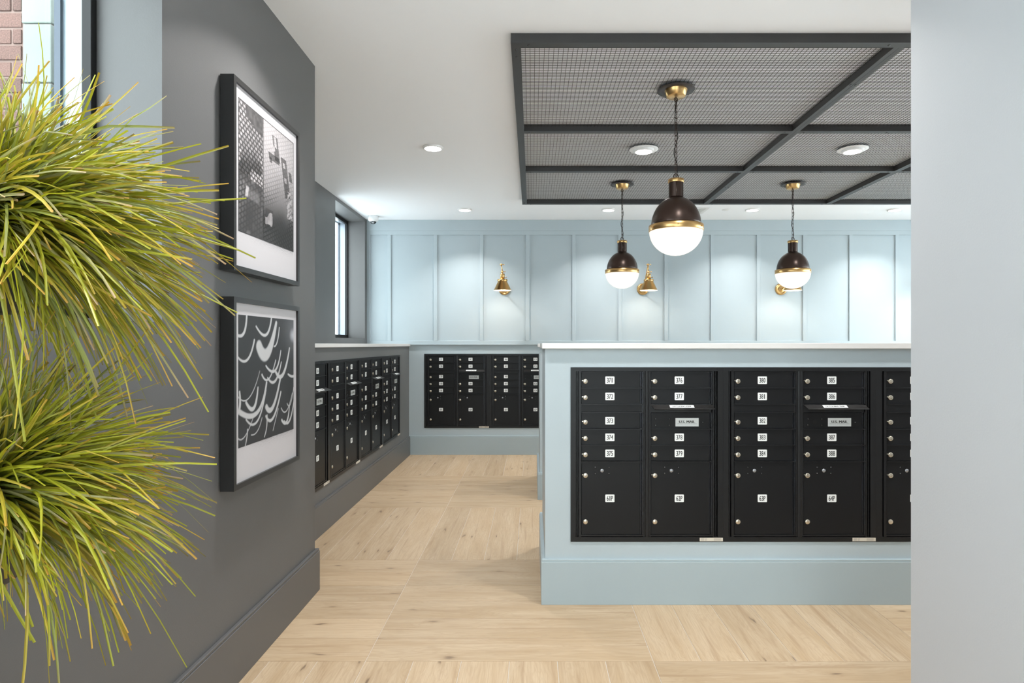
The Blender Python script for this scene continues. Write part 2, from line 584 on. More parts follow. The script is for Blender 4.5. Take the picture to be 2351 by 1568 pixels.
for xa, xb in ((dxa, dxa + 0.05), ((dxa + dxb) / 2 - 0.05, (dxa + dxb) / 2 + 0.05), (dxb - 0.05, dxb)): dr.box(xa, xb, YE - 0.09, YE - 0.04, 0, 2.75)
for za, zb in ((0, 0.12), (2.20, 2.25), (2.70, 2.75)):
    for xa, xb in ((dxa + 0.05, (dxa + dxb) / 2 - 0.05), ((dxa + dxb) / 2 + 0.05, dxb - 0.05)): dr.box(xa, xb, YE - 0.09, YE - 0.04, za, zb)
door = struct(dr.obj('added_door', 'black'), 'glazed black framed doors added unseen behind the camera for daylight')  # unseen glazing added to let daylight in from behind the camera
for xa, xb in ((dxa + 0.05, (dxa + dxb) / 2 - 0.05), ((dxa + dxb) / 2 + 0.05, dxb - 0.05)):
    MB().box(xa, xb, YE - 0.068, YE - 0.062, 0.12, 2.20).obj('pane', 'glass', door)
    MB().box(xa, xb, YE - 0.068, YE - 0.062, 2.25, 2.70).obj('transom_pane', 'glass', door)

def base_profile(length, h=0.235, t=0.021):
    """baseboard running along +x, wall behind it at y = 0, stepped top"""
    mb = MB()
    mb.box(0, length, -t, 0, 0, h - 0.012)
    mb.box(0, length, -t + 0.004, 0, h - 0.012, h)
    return mb
def baseboard(name, mat, loc, rz, length, label, h=0.235, parent=None):
    o = base_profile(length, h).obj(name, mat, parent, loc, bevel=0.002)
    o.rotation_euler = (0, 0, rz)
    if parent is None: struct(o, label)
    return o
baseboard('baseboard_left', 'dark_trim', (XW, YE, 0), PI / 2, YW1 - YE + 0.021, 'tall charcoal baseboard under the framed pictures')
baseboard('baseboard_corner', 'dark_trim', (XW + 0.0, YW1, 0), PI, XW - XC, 'charcoal baseboard at the wall corner')
baseboard('baseboard_back', 'blue_trim', (XC, YB, 0), 0, XE - XC, 'tall pale blue baseboard of the back wall', 0.24)
baseboard('baseboard_right', 'wall_white', (XR, YR, 0), -PI / 2, YR - YE, 'pale baseboard of the right wall')

# ------------------------------------------------------------------ windows
def window(name, label, x, ya, yb):
    """window in a wall facing +x; x is the room side of the black frame; opening ya..yb"""
    fr = MB()
    a, b2 = x, x - 0.032
    t = 0.026
    fr.box(b2, a, ya, ya + t, SILL, HEAD); fr.box(b2, a, yb - t, yb, SILL, HEAD)
    fr.box(b2, a, ya + t, yb - t, SILL, SILL + 0.045); fr.box(b2, a, ya + t, yb - t, HEAD - 0.04, HEAD)
    o = struct(fr.obj(name, 'black', bevel=0.002), label)
    g = MB(); q, t2 = b2 - 0.066, 0.02
    g.box(q, b2, ya, ya + t2, SILL, HEAD); g.box(q, b2, yb - t2, yb, SILL, HEAD)
    g.box(q, b2, ya + t2, yb - t2, SILL, SILL + 0.03); g.box(q, b2, ya + t2, yb - t2, HEAD - 0.03, HEAD)
    g.obj('frame_jamb', 'alu', o)
    d = MB(); q2 = q - 0.02; t3 = 0.03
    d.box(q2, q, ya, ya + t3, SILL, HEAD); d.box(q2, q, yb - t3, yb, SILL, HEAD)
    d.box(q2, q, ya + t3, yb - t3, SILL, SILL + 0.04); d.box(q2, q, ya + t3, yb - t3, HEAD - 0.04, HEAD)
    d.obj('outer_frame', 'navy', o)
    MB().box(q + 0.004, q + 0.010, ya + t2, yb - t2, SILL + 0.03, HEAD - 0.03).obj('pane', 'glass', o)
    return o
window('window_1', 'tall black framed window beside the grass plants', -1.437, -1.2, YW0)
window('window_2', 'narrow black framed window above the dark mailbox counter', -2.285, W2A, W2B)

# ------------------------------------------------------------------ mailbox units
SX = 0.0007433
def ux(c): return (c - 280) * SX
def uz(c): return UH - (c - 200) * SX
DX = (862 - 362) * SX
SEPS = [350, 467, 525, 645, 761, 880]
ROWS = [(237, 347), (354, 464), (529, 642), (648, 758), (764, 877)]

def make_unit_frame():
    mb = MB()
    D = 0.38
    mb.box(0, UW, 0.020, D, 0, UH, 1)                                   # cabinet behind the doors
    for a, b2 in ((0, ux(318)), (ux(1337), UW)):
        mb.box(a + 0.0004, b2, -0.005, 0.020, 0, UH)
    mb.box(ux(318), ux(1337), -0.005, 0.020, uz(228), UH)
    mb.box(ux(318), ux(1337), -0.005, 0.020, 0, uz(1421))
    for a, b2 in ((323, 329), (1323, 1329)):                            # ridges in the side grooves
        mb.box(ux(a), ux(b2), 0.001, 0.020, uz(1421), uz(228))
    for a, b2 in ((338, 357), (1302, 1314)):
        mb.box(ux(a), ux(b2), -0.002, 0.020, uz(1421), uz(228))
    mb.box(ux(357), ux(1302), -0.002, 0.020, uz(237), uz(231))
    mb.box(ux(357), ux(1302), -0.002, 0.020, uz(1416), uz(1406))
    # centre mullion with a round bead
    mb.box(ux(803), ux(858), 0.000, 0.020, uz(1421), uz(228))
    cx, r = (ux(814) + ux(848)) / 2, (ux(848) - ux(814)) / 2
    n = 8
    arc = [(cx - r * math.cos(PI * k / n), -0.007 * math.sin(PI * k / n)) for k in range(n + 1)]
    for k in range(n):
        (xa, ya), (xb, yb) = arc[k], arc[k + 1]
        mb.poly([(xa, ya, uz(1421)), (xb, yb, uz(1421)), (xb, yb, uz(228)), (xa, ya, uz(228))], 0, True)
    for dx in (0, DX):
        for s in SEPS:
            if dx and s in (467, 525): continue
            mb.box(ux(357) + dx, ux(801) + dx, -0.004, 0.020, uz(s + 3), uz(s - 3))
    mb.box(ux(357) + DX, ux(801) + DX, 0.000, 0.020, uz(526), uz(466))  # recess behind the flap
    # hinge strips
    for dx in (0, DX):
        mb.box(ux(783) + dx, ux(788) + dx, 0.004, 0.020, uz(1405), uz(237), 2)
        mb.box(ux(793) + dx, ux(800) + dx, 0.000, 0.020, uz(1405), uz(237), 2)
    return mb.mesh('unit_frame', ['black', 'black_panel', 'hinge'])

def screws(mb, pts, mi, r=0.0042):
    for x, z in pts:
        mb.lathe([(r * 0.55, -0.0035), (r, -0.0012), (r, 0.004)], 8, (x, 0, z), 'y', mi)

def door_mesh(kind):
    """local origin: top left of the door, y = 0 is its face"""
    w = (780 - 362) * SX
    mb = MB()
    if kind == 'small':
        h = 110 * SX
    elif kind == 'parcel':
        h = (1404 - 885) * SX
    elif kind == 'mail':
        h = 112 * SX
    else:
        h = 50 * SX; w = (800 - 358) * SX
    mb.box(0, w, 0, 0.016, -h, 0)
    if kind == 'parcel':
        screws(mb, [(ux(x) - ux(362), -(y - 885) * SX) for x in (458, 557) for y in (921, 966)], 1)
    if kind == 'mail':
        screws(mb, [((x - 862) * SX, -(y - 530) * SX) for x in (893, 991) for y in (573, 617)], 1)
        screws(mb, [((1232 - 862) * SX, -(597 - 530) * SX)], 1)
        mb.lathe([(0.0105, -0.0004), (0.0105, 0.002)], 20, ((942 - 862) * SX, 0, -(596 - 530) * SX), 'y', 2)
    return mb.mesh(kind + '_door', ['black_panel', 'bolt', 'void'])

def lock_mesh():
    mb = MB()
    R = 0.0127
    mb.lathe([(0.0, -0.0084), (R * 0.78, -0.0082), (R * 0.95, -0.0072), (R, -0.0055), (R, 0.002)], 24, (0, 0, 0), 'y', 0)
    for k in range(20):
        a, b2 = 2 * PI * k / 20, 2 * PI * (k + 1) / 20
        mb.poly([(q * math.cos(w), -0.00855, q * math.sin(w)) for q, w in ((R * 0.62, a), (R * 0.62, b2), (R * 0.53, b2), (R * 0.53, a))], 1)
    mb.box(-0.0012, 0.0012, -0.0088, -0.0070, -0.0060, 0.0030, 1)
    mb.box(-R - 0.006, -R + 0.001, -0.004, 0.002, 0.002, 0.006, 0)
    return mb.mesh('lock', ['lock', 'slot'])
def knob_mesh():
    R = 0.0127
    mb = MB()
    mb.lathe([(0.0, -0.0062), (R - 0.0012, -0.0060), (R, -0.0048), (R, 0.002)], 24, (0, 0, 0), 'y', 0)
    mb.box(-0.0016, 0.0016, -0.0066, -0.0058, -0.004, 0.006, 0)
    return mb.mesh('knob', ['lock'])
def peep_mesh():
    mb = MB()
    mb.lathe([(0.0, -0.0035), (0.006, -0.003), (0.0095, -0.001), (0.0105, 0.002)], 20, (0, 0, 0), 'y', 0)
    return mb.mesh('viewer_lens', ['lens'])
M['lens'] = plain('grey_glass_lens', (0.30, 0.31, 0.33), 0.15, metal=0.5)

def rounded_rect(w, h, r, n=4):
    pts = []
    for cx, cz, a0 in ((w / 2 - r, h / 2 - r, 0), (-w / 2 + r, h / 2 - r, 90), (-w / 2 + r, -h / 2 + r, 180), (w / 2 - r, -h / 2 + r, 270)):
        for k in range(n + 1):
            a = math.radians(a0 + 90 * k / n)
            pts.append((cx + r * math.cos(a), cz + r * math.sin(a)))
    return pts
def slab(mb, pts, y0, y1, mi):
    """plate: y0 front (towards -y), y1 back"""
    mb.poly([(x, y0, z) for x, z in pts[::-1]][::-1][::-1], mi)
    n = len(pts)
    for i in range(n):
        (xa, za), (xb, zb) = pts[i], pts[(i + 1) % n]
        mb.poly([(xa, y0, za), (xb, y0, zb), (xb, y1, zb), (xa, y1, za)], mi)
def plate_mesh(text):
    mb = MB()
    slab(mb, rounded_rect(0.0490, 0.0405, 0.0035), -0.0014, 0.0005, 0)
    w = 0.0115 * len(text)
    put_text(mb, text, 0, 0, w, 0.0255, -0.00155, 1, mono=True, bold=0.0006)
    return mb.mesh('number_plate', ['plate', 'ink'])
def mail_label_mesh():
    mb = MB()
    w, h = (1203 - 1036) * SX, (627 - 566) * SX
    slab(mb, rounded_rect(w, h, 0.0006, 2), -0.0012, 0.0005, 0)
    put_text(mb, 'U.S. MAIL', 0, 0.0025, 0.085, 0.0135, -0.0014, 1, bold=0.0009)
    put_text(mb, 'APPROVED BY THE POSTMASTER GENERAL', 0, -0.0085, 0.108, 0.0030, -0.0014, 1)
    return mb.mesh('mail_label', ['silver', 'ink'])
FL_OUT, FL_DROP = 0.036, 0.020
def flap_mesh():
    mb = MB()
    w = (1306 - 860) * SX
    t = 0.0022
    a, b2 = (0.006, 0.0), (-FL_OUT, -FL_DROP)
    top = [(0, a[0], a[1]), (0.010, b2[0], b2[1]), (w, b2[0], b2[1]), (w - 0.002, a[0], a[1])]
    bot = [(x, y, z - t) for x, y, z in top]
    mb.poly(top, 0); mb.poly(bot[::-1], 0)
    for i in range(4):
        j = (i + 1) % 4
        mb.poly([top[i], bot[i], bot[j], top[j]], 0)
    # rolled front lip and end cheek
    mb.tube([(0.010, -FL_OUT, -FL_DROP - t / 2), (w, -FL_OUT, -FL_DROP - t / 2)], 0.0022, 8, 0)
    return mb.mesh('outgoing_flap', ['flap'])
def flap_label_mesh():
    mb = MB()
    w, L = (1163 - 990) * SX, math.hypot(FL_OUT, FL_DROP)
    h = L * 0.62
    pts = [(-w / 2, -h / 2), (w / 2, -h / 2), (w / 2, h / 2), (-w / 2, h / 2)]
    slab(mb, pts, -0.0006, 0.0004, 0)
    put_text(mb, 'OUTGOING MAIL', 0, 0, w * 0.80, h * 0.42, -0.0008, 1, bold=0.0005)
    return mb.mesh('flap_label', ['plate', 'ink'])
def sticker_mesh():
    mb = MB()
    w, h = 167 * SX, 25 * SX
    slab(mb, rounded_rect(w, h, 0.0008, 2), -0.0008, 0.0004, 0)
    for x0, x1 in ((-0.056, -0.037), (-0.033, -0.022), (0.013, 0.052)):
        for k in range(4):
            z = 0.0055 - 0.0036 * k
            mb.box(x0, x1 - 0.003 * (k % 2), -0.0010, -0.0006, z - 0.0006, z + 0.0006, 1)
    return mb.mesh('data_sticker', ['sticker', 'sticker_ink'])

UM = dict(frame=make_unit_frame(), small=door_mesh('small'), parcel=door_mesh('parcel'), mail=door_mesh('mail'), blank=door_mesh('blank'),
          lock=lock_mesh(), knob=knob_mesh(), peep=peep_mesh(), mail_label=mail_label_mesh(), flap=flap_mesh(), flap_label=flap_label_mesh(), sticker=sticker_mesh())
DOORY = 0.003
def mailbox_unit(loc, rz, n0, p0, label, group, sx=1.0):
    """loc: bottom left front corner"""
    t = thing('mailbox_unit', label, 'mailbox', loc, rz, group)
    t.scale = (sx, 1, 1)
    link('frame', UM['frame'], t)
    def plate(parent, text, x, z):
        link('number_plate', plate_mesh(text), parent, (x, 0, z))
    num = n0
    for col in (0, 1):
        dx = DX * col
        for i, (a, b2) in enumerate(ROWS):
            px = ux(362) + dx
            if col == 1 and i == 2:
                d = link('mail_slot_door', UM['mail'], t, (px, DOORY, uz(530)))
                link('mail_label', UM['mail_label'], d, ((1119.5 - 862) * SX, 0, -(596.5 - 530) * SX))
                continue
            d = link('mailbox_door', UM['small'], t, (px, DOORY, uz(a)))
            link('lock', UM['lock'], d, (24.5 * SX, 0, -(65 + (b2 - a - 110) / 2) * SX))
            plate(d, str(num), 201.5 * SX, -57 * SX)
            num += 1
        d = link('parcel_door', UM['parcel'], t, (ux(362) + dx, DOORY, uz(885)))
        link('lock', UM['lock'], d, (25 * SX, 0, -(980 - 885) * SX))
        link('knob', UM['knob'], d, (25 * SX, 0, -(1313 - 885) * SX))
        link('viewer_lens', UM['peep'], d, (145 * SX, 0, -(946 - 885) * SX))
        plate(d, '%dP' % (p0 + col), 201.5 * SX, -(1145 - 885) * SX)
    link('blank_panel', UM['blank'], t, (ux(358), 0.001, uz(471)))
    f = link('outgoing_flap', UM['flap'], t, (ux(860), 0.0, uz(468)))
    ang = math.atan2(FL_OUT, FL_DROP)   # tilt of the label's plane from vertical
    lb = link('flap_label', UM['flap_label'], f, ((1076.5 - 860) * SX, (0.006 - FL_OUT) / 2 - 0.001, -FL_DROP / 2 + 0.0008))
    lb.rotation_euler = (-ang, 0, 0)
    link('data_sticker', UM['sticker'], t, (ux(1291), -0.0052, uz(1438.5)))
    return t

# near island
IX0, IX1 = 0.069, 2.84
IY = (3.275, 4.17), (5.47, 6.43)
MX0, MZ0 = 0.205, 0.331
def island(label, ya, yb, openings, z0=MZ0, x1=IX1):
    t = thing('mailbox_island', label, 'island', ((IX0 + x1) / 2, (ya + yb) / 2, 0))
    mb = MB()
    ox, oy = (IX0 + x1) / 2, (ya + yb) / 2
    def bx_(xa, xb, yy0, yy1, za, zb): mb.box(xa - ox, xb - ox, yy0 - oy, yy1 - oy, za, zb)
    top = CT - 0.03
    if openings:
        xa, xb = openings
        bx_(IX0, xa, ya, yb, 0, top); bx_(xb, x1, ya, yb, 0, top)
        bx_(xa, xb, ya, yb, 0, z0); bx_(xa, xb, ya, yb, z0 + UH, top)
        bx_(xa, xb, ya + 0.40, yb, z0, z0 + UH)
    else:
        bx_(IX0, x1, ya, yb, 0, top)
    mb.obj('body', 'blue', t)
    b2 = MB(); h = 0.240; tt = 0.021
    for (h0, h1, q) in ((0, h - 0.012, tt), (h - 0.012, h, tt - 0.004)):
        b2.box(IX0 - q - ox, x1 + q - ox, ya - q - oy, ya - oy, h0, h1)
        b2.box(IX0 - q - ox, x1 + q - ox, yb - oy, yb + q - oy, h0, h1)
        b2.box(IX0 - q - ox, IX0 - ox, ya - oy, yb - oy, h0, h1)
        b2.box(x1 - ox, x1 + q - ox, ya - oy, yb - oy, h0, h1)
    b2.obj('baseboard', 'blue_trim', t, bevel=0.0015)
    return t
def countertop(label, xa, xb, ya, yb, over=0.018):
    o = MB().box(xa, xb, ya, yb, -0.03, 0).obj('countertop', 'quartz', None, (0, 0, CT), bevel=0.002)
    return tag(o, label, 'countertop')
island('pale blue mailbox island nearest the camera with tall baseboard', *IY[0], (MX0, MX0 + 3 * UW))
countertop('white countertop slab on the near blue island', IX0 - 0.017, IX1 + 0.017, IY[0][0] - 0.032, IY[0][1] + 0.025)
island('second pale blue island standing behind the near one', *IY[1], None)
countertop('white countertop slab on the island behind the near one', IX0 - 0.017, IX1 + 0.017, IY[1][0] - 0.025, IY[1][1] + 0.025)
g = 'built-in black mailbox units'
mailbox_unit((MX0, IY[0][0], MZ0), 0, 371, 61, 'leftmost black mailbox unit of the near island, numbered 371 to 379', g)
mailbox_unit((MX0 + UW, IY[0][0], MZ0), 0, 380, 63, 'middle black mailbox unit of the near island, numbered 380 to 388', g)
mailbox_unit((MX0 + 2 * UW, IY[0][0], MZ0), 0, 389, 65, 'black mailbox unit of the near island cut off by the right wall', g)
mailbox_unit((BMX, YB, BMZ), 0, 137, 9, 'left black mailbox unit in the blue back wall, numbered 137 to 145', g)
mailbox_unit((BMX + UW, YB, BMZ), 0, 146, 11, 'black mailbox unit numbered 146 onward in the back wall, beside the island', g)

# dark counter along the left wall
LS = 1.018
LU = UW * LS
LY1 = 7.160; LY0 = LY1 - 4 * LU
LZ = 0.331
ct = thing('mailbox_counter', 'charcoal mailbox counter along the left window wall', 'counter', (XC - 0.25, (YW1 + YB) / 2, 0))
mb = MB(); ox, oy = XC - 0.25, (YW1 + YB) / 2
top = CT - 0.03
for (ya, yb, za, zb, xa) in ((YW1 + 0.022, LY0, 0, top, XL + 0.025), (LY1, YB, 0, top, XL + 0.025), (LY0, LY1, 0, LZ, XL + 0.025), (LY0, LY1, LZ + UH, top, XL + 0.025)):
    mb.box(xa - ox, XC - ox, ya - oy, yb - oy, za, zb)
mb.box(XL + 0.025 - ox, XC - 0.40 - ox, LY0 - oy, LY1 - oy, LZ, LZ + UH)
mb.obj('body', 'dark', ct)
b = base_profile(YB - YW1 - 0.045, 0.235).obj('baseboard', 'dark_trim', ct, (XC - ox, YW1 + 0.022 - oy, 0), bevel=0.0015)
b.rotation_euler = (0, 0, PI / 2)
countertop('long white countertop slab on the charcoal mailbox counter', XL, XC + 0.018, YW1, YB)
names = ['black mailbox unit in the charcoal counter, partly hidden by the picture wall', None, None, None]
labs = ['black mailbox unit of the charcoal counter hidden behind the picture wall',
        'black mailbox unit of the charcoal counter, leftmost one visible in full',
        'black mailbox unit of the charcoal counter, second from the blue back wall',
        'black mailbox unit of the charcoal counter nearest the blue back wall']
for k in range(4):
    mailbox_unit((XC, LY0 + k * LU, LZ), PI / 2, 101 + 9 * k, 1 + 2 * k, labs[k], g, LS)

# ------------------------------------------------------------------ black mesh canopy on the ceiling
ZB = CEIL - 0.048
ZM = CEIL - 0.014
CYS = [(3.075, 3.128), (4.352, 4.404), (5.356, 5.408), (6.587, 6.640)]
CXS = [(-0.108, -0.058), (1.848, 1.902), (3.170, 3.224), (4.492, 4.546)]
can = thing('mesh_canopy', 'black steel framed wire mesh panels fixed to the ceiling', 'ceiling canopy', (2.22, 4.86, CEIL))
CO = Vector((2.22, 4.86, CEIL))
def cbox(mb, xa, xb, ya, yb, za, zb, mi=0): mb.box(xa - CO.x, xb - CO.x, ya - CO.y, yb - CO.y, za - CO.z, zb - CO.z, mi)
def bolts(mb, pts):
    for x, y in pts:
        mb.lathe([(0.003, ZB - 0.004 - CO.z), (0.0065, ZB - 0.002 - CO.z), (0.0065, ZB + 0.001 - CO.z)], 10, (x - CO.x, y - CO.y, 0), 'z', 1)
for i, (a, b2) in enumerate(CYS):
    mb = MB()
    if i in (0, 3):
        cbox(mb, CXS[0][0], CXS[-1][1], a, b2, ZB, ZB + 0.006)
        yy = (a, a + 0.006) if i == 0 else (b2 - 0.006, b2)
        cbox(mb, CXS[0][0], CXS[-1][1], *yy, ZB + 0.006, CEIL - 0.0005)
        yy = (b2 - 0.012, b2 - 0.004) if i == 0 else (a + 0.004, a + 0.012)
        cbox(mb, CXS[0][1], CXS[-1][0], *yy, ZB + 0.006, CEIL - 0.001)
        nm = 'border_bar'
        bx_pts = []
        for xa, xb in CXS:
            bx_pts += [(xa - 0.04, (a + b2) / 2), (xb + 0.04, (a + b2) / 2)]
        bolts(mb, bx_pts[1:-1])
        mb.obj(nm, ['steel', 'bolt'], can)
    else:
        for j in range(3):
            m2 = MB()
            xa, xb = CXS[j][1], CXS[j + 1][0]
            cbox(m2, xa, xb, a, b2, ZB, ZB + 0.005)
            cbox(m2, xa, xb, a, a + 0.006, ZB + 0.005, CEIL - 0.001)
            cbox(m2, xa, xb, a + 0.006, a + 0.010, ZB + 0.012, ZB + 0.018)
            cbox(m2, xa, xb, b2 - 0.006, b2, ZB + 0.005, CEIL - 0.001)
            bolts(m2, [(xa + 0.04, (a + b2) / 2), (xb - 0.04, (a + b2) / 2)] + ([((xa + xb) / 2, (a + b2) / 2)]))
            m2.obj('cross_bar', ['steel', 'bolt'], can)
for i, (a, b2) in enumerate(CXS):
    mb = MB()
    ya, yb = CYS[0][1], CYS[-1][0]
    ym = (a + b2) / 2
    if i in (0, 3):
        cbox(mb, a, b2, ya, yb, ZB, ZB + 0.006)
        xx = (a, a + 0.006) if i == 0 else (b2 - 0.006, b2)
        cbox(mb, *xx, ya, yb, ZB + 0.006, CEIL - 0.0005)
        xx = (b2 - 0.010, b2 - 0.004) if i == 0 else (a + 0.004, a + 0.010)
        cbox(mb, *xx, ya, yb, ZB + 0.006, CEIL - 0.001)
        bolts(mb, [(ym, ya + 0.02), (ym, ya + 0.10), (ym, yb - 0.03)])
        mb.obj('border_bar', ['steel', 'bolt'], can)
    else:
        for s in (-1, 1):          # two angles back to back, a hairline joint between them
            xa, xb = (a, ym - 0.0008) if s < 0 else (ym + 0.0008, b2)
            cbox(mb, xa, xb, ya, yb, ZB, ZB + 0.005)
            xo = (xa, xa + 0.005) if s < 0 else (xb - 0.005, xb)
            cbox(mb, *xo, ya, yb, ZB + 0.005, CEIL - 0.001)
            xo = (xa + 0.007, xa + 0.011) if s < 0 else (xb - 0.011, xb - 0.007)
            cbox(mb, *xo, ya, yb, ZB + 0.010, CEIL - 0.002)
            bolts(mb, [((xa + xb) / 2, y) for y in (ya + 0.45, 5.9)])
        mb.obj('long_bar', ['steel', 'bolt'], can)
PX_, PY_ = 0.0254, 0.0203
for i in range(3):
    for j in range(3):
        xa, xb = CXS[j][1] - 0.004, CXS[j + 1][0] + 0.004
        ya, yb = CYS[i][1] - 0.004, CYS[i + 1][0] + 0.004
        mb = MB(); r = 0.00110; rz = 0.0009
        n = int((xb - xa) / PX_)
        for k in range(1, n + 1):
            x = xa + k * (xb - xa) / (n + 1)
            cbox(mb, x - r, x + r, ya, yb, ZM - rz, ZM + rz)
        n = int((yb - ya) / PY_)
        for k in range(1, n + 1):
            y = ya + k * (yb - ya) / (n + 1)
            cbox(mb, xa, xb, y - r, y + r, ZM + rz, ZM + 3 * rz)
        o = mb.obj('wire_mesh', 'wire', can)
        o['kind'] = 'stuff'

# ------------------------------------------------------------------ pendants
def make_pendant(label):
    t = thing('pendant_lamp', label, 'pendant lamp', (0, 0, 0), 0, 'globe pendants hung through the mesh canopy')
    # heights are given from the floor and shifted so that the thing's origin is the lowest point of the globe
    Z0 = 1.925
    def lz(z): return z - Z0
    g_ = []
    R = 0.1605; zc = 2.078
    for k in range(15):
        a = PI / 2 * k / 14
        g_.append((R * math.sin(a), lz(zc - (zc - Z0) * math.cos(a))))
    MB().lathe(g_, 48).obj('globe', 'opal', t)
    band = MB()
    band.lathe([(0.150, lz(2.070)), (0.1625, lz(2.070)), (0.1640, lz(2.0725)), (0.1640, lz(2.1045)), (0.1620, lz(2.107)), (0.150, lz(2.107))], 56)
    b = band.obj('band', 'brass', t)
    for k in range(6):
        a = 2 * PI * k / 6 + 0.02
        s = MB()
        for x0, x1, r in ((0.163, 0.168, 0.0042), (0.168, 0.1715, 0.0030)):
            s.lathe([(r, x0), (r, x1), (r * 0.6, x1 + 0.001)], 10, (0, 0, 0), 'x')
        so = s.obj('thumbscrew', 'brass', b, (0, 0, lz(2.088)))
        so.rotation_euler = (0, 0, a)
    dome = []
    for k in range(15):
        a = math.radians(72.5) * k / 14
        dome.append((0.149 * math.cos(a), lz(2.105 + 0.178 * math.sin(a))))
    dome += [(0.0415, lz(2.280)), (0.0405, lz(2.286))]
    MB().lathe(dome, 48).obj('dome', 'bronze', t)
    nk = MB()
    nk.lathe([(0.0395, lz(2.276)), (0.0395, lz(2.372))], 32)
    for k in range(6):          # ribs that leave narrow slots
        a0 = 2 * PI * k / 6 + 0.10
        a1 = a0 + 2 * PI / 6 * 0.86
        n = 6
        for q in range(n):
            u, v_ = a0 + (a1 - a0) * q / n, a0 + (a1 - a0) * (q + 1) / n
            r = 0.0440
            nk.poly([(r * math.cos(u), r * math.sin(u), lz(2.280)), (r * math.cos(v_), r * math.sin(v_), lz(2.280)), (r * math.cos(v_), r * math.sin(v_), lz(2.370)), (r * math.cos(u), r * math.sin(u), lz(2.370))], 0, True)
        for u in (a0, a1):
            nk.poly([(0.0390 * math.cos(u), 0.0390 * math.sin(u), lz(2.280)), (0.0440 * math.cos(u), 0.0440 * math.sin(u), lz(2.280)), (0.0440 * math.cos(u), 0.0440 * math.sin(u), lz(2.370)), (0.0390 * math.cos(u), 0.0390 * math.sin(u), lz(2.370))])
    nk.obj('neck', 'bronze', t)
    MB().lathe([(0.040, lz(2.366)), (0.0470, lz(2.366)), (0.0480, lz(2.368)), (0.0480, lz(2.386)), (0.0465, lz(2.388)), (0.010, lz(2.392))], 36).obj('collar', 'brass', t)
    lp = MB()
    ring = [(0.016 * math.cos(2 * PI * k / 20), 0, lz(2.405) + 0.016 * math.sin(2 * PI * k / 20)) for k in range(20)]
    lp.tube(ring, 0.0034, 6, closed=True, up=Vector((0, 1, 0)))
    ring = [(0.012 * math.cos(2 * PI * k / 20), 0, lz(2.872) + 0.012 * math.sin(2 * PI * k / 20)) for k in range(20)]
    lp.tube(ring, 0.003, 6, closed=True, up=Vector((0, 1, 0)))
    lp.obj('hanging_loop', 'bronze', t)
    # chain
    za, zb = lz(2.413), lz(2.868)
    n = 13; pitch = (zb - za) / n
    path = []
    hl, hw = pitch / 2 + 0.0025 - 0.0075 + 0.002, 0.0078
    for k in range(9): path.append((hw * math.cos(PI * k / 8), 0, hl + hw * math.sin(PI * k / 8)))
    for k in range(9): path.append((-hw * math.cos(PI * k / 8), 0, -hl - hw * math.sin(PI * k / 8)))
    lk = MB().tube(path, 0.0021, 6, closed=True, up=Vector((0, 1, 0))).mesh('chain_link', ['bronze'])
    for k in range(n):
        o = link('chain_link', lk, t, (0, 0, za + pitch * (k + 0.5)))
        o.rotation_euler = (0, 0, 0.25 + (PI / 2 if k % 2 else 0))
    cord = [(0.010 * math.sin(k * 0.55 + 0.6) * (1 if 0 < k < 24 else 0.2), 0.007 * math.cos(k * 0.8), lz(2.395) + (2.885 - 2.395) * k / 24) for k in range(25)]
    MB().tube(cord, 0.0023, 6).obj('cord', 'void', t)
    MB().lathe([(0.0, lz(2.888)), (0.054, lz(2.889)), (0.0565, lz(2.891)), (0.0695, lz(2.931)), (0.0695, lz(2.934))], 44).obj('canopy_cup', 'brass', t)
    MB().lathe([(0.075, lz(2.9275)), (0.112, lz(2.9275)), (0.1125, lz(2.9290)), (0.1125, lz(2.9305)), (0.075, lz(2.9305))], 44).obj('cover_plate', 'bronze_plate', t)
    MB().lathe([(0.073, lz(2.931)), (0.073, lz(CEIL) - 0.0005)], 36).obj('ceiling_mount', 'void', t)
    return t
pend = make_pendant('large globe pendant nearest the camera with brass band and dark dome')
pend.location = (0.873, 3.717, 1.925)
p2 = copy_tree(pend); p2.location = (0.869, 5.915, 1.925)
tag(p2, 'globe pendant far behind the nearest one, left of two small looking', 'pendant lamp')
p2.rotation_euler = (0, 0, 0.45)
p3 = copy_tree(pend); p3.location = (2.518, 5.915, 1.925)
tag(p3, 'globe pendant at the right in front of a brass sconce', 'pendant lamp')
p3.rotation_euler = (0, 0, 0.25)
pend.rotation_euler = (0, 0, 0.35)

# ------------------------------------------------------------------ ceiling downlights
def downlight(x, y, label, in_mesh=False):
    zb = CEIL - (0.040 if in_mesh else 0.014)
    t = thing('downlight', label, 'downlight', (x, y, zb), 0, 'round ceiling downlights')
    z = CEIL - zb
    MB().lathe([(0.0645, 0.001), (0.0645, 0.0), (0.070, -0.001), (0.078, 0.002), (0.082, min(0.012, z) - 0.0), (0.082, z - 0.0005)], 44).obj('trim_ring', 'lamp_trim', t)
    MB().lathe([(0.0, -0.006), (0.03, -0.0052), (0.055, -0.002), (0.064, 0.0008)], 40).obj('diffuser', 'lamp', t)
    la = bpy.data.lights.new('downlight_beam', 'AREA')
    la.shape = 'DISK'; la.size = 0.12; la.energy = LAMP; la.spread = math.radians(114); la.color = (1.0, 0.98, 0.955)
    lo = bpy.data.objects.new('beam', la); COL.objects.link(lo); lo.parent = t; lo.location = (0, 0, -0.0075)
    if in_mesh:
        MB().lathe([(0.083, 0.0185), (0.113, 0.0185), (0.1135, 0.0215), (0.083, 0.0215)], 44).obj('cover_plate', 'lamp_trim', t)
    return t
downlight(-0.788, 4.855, 'round downlight alone on the plain ceiling left of the mesh canopy')
downlight(0.884, 4.851, 'round downlight set in the mesh canopy, left of the two', True)
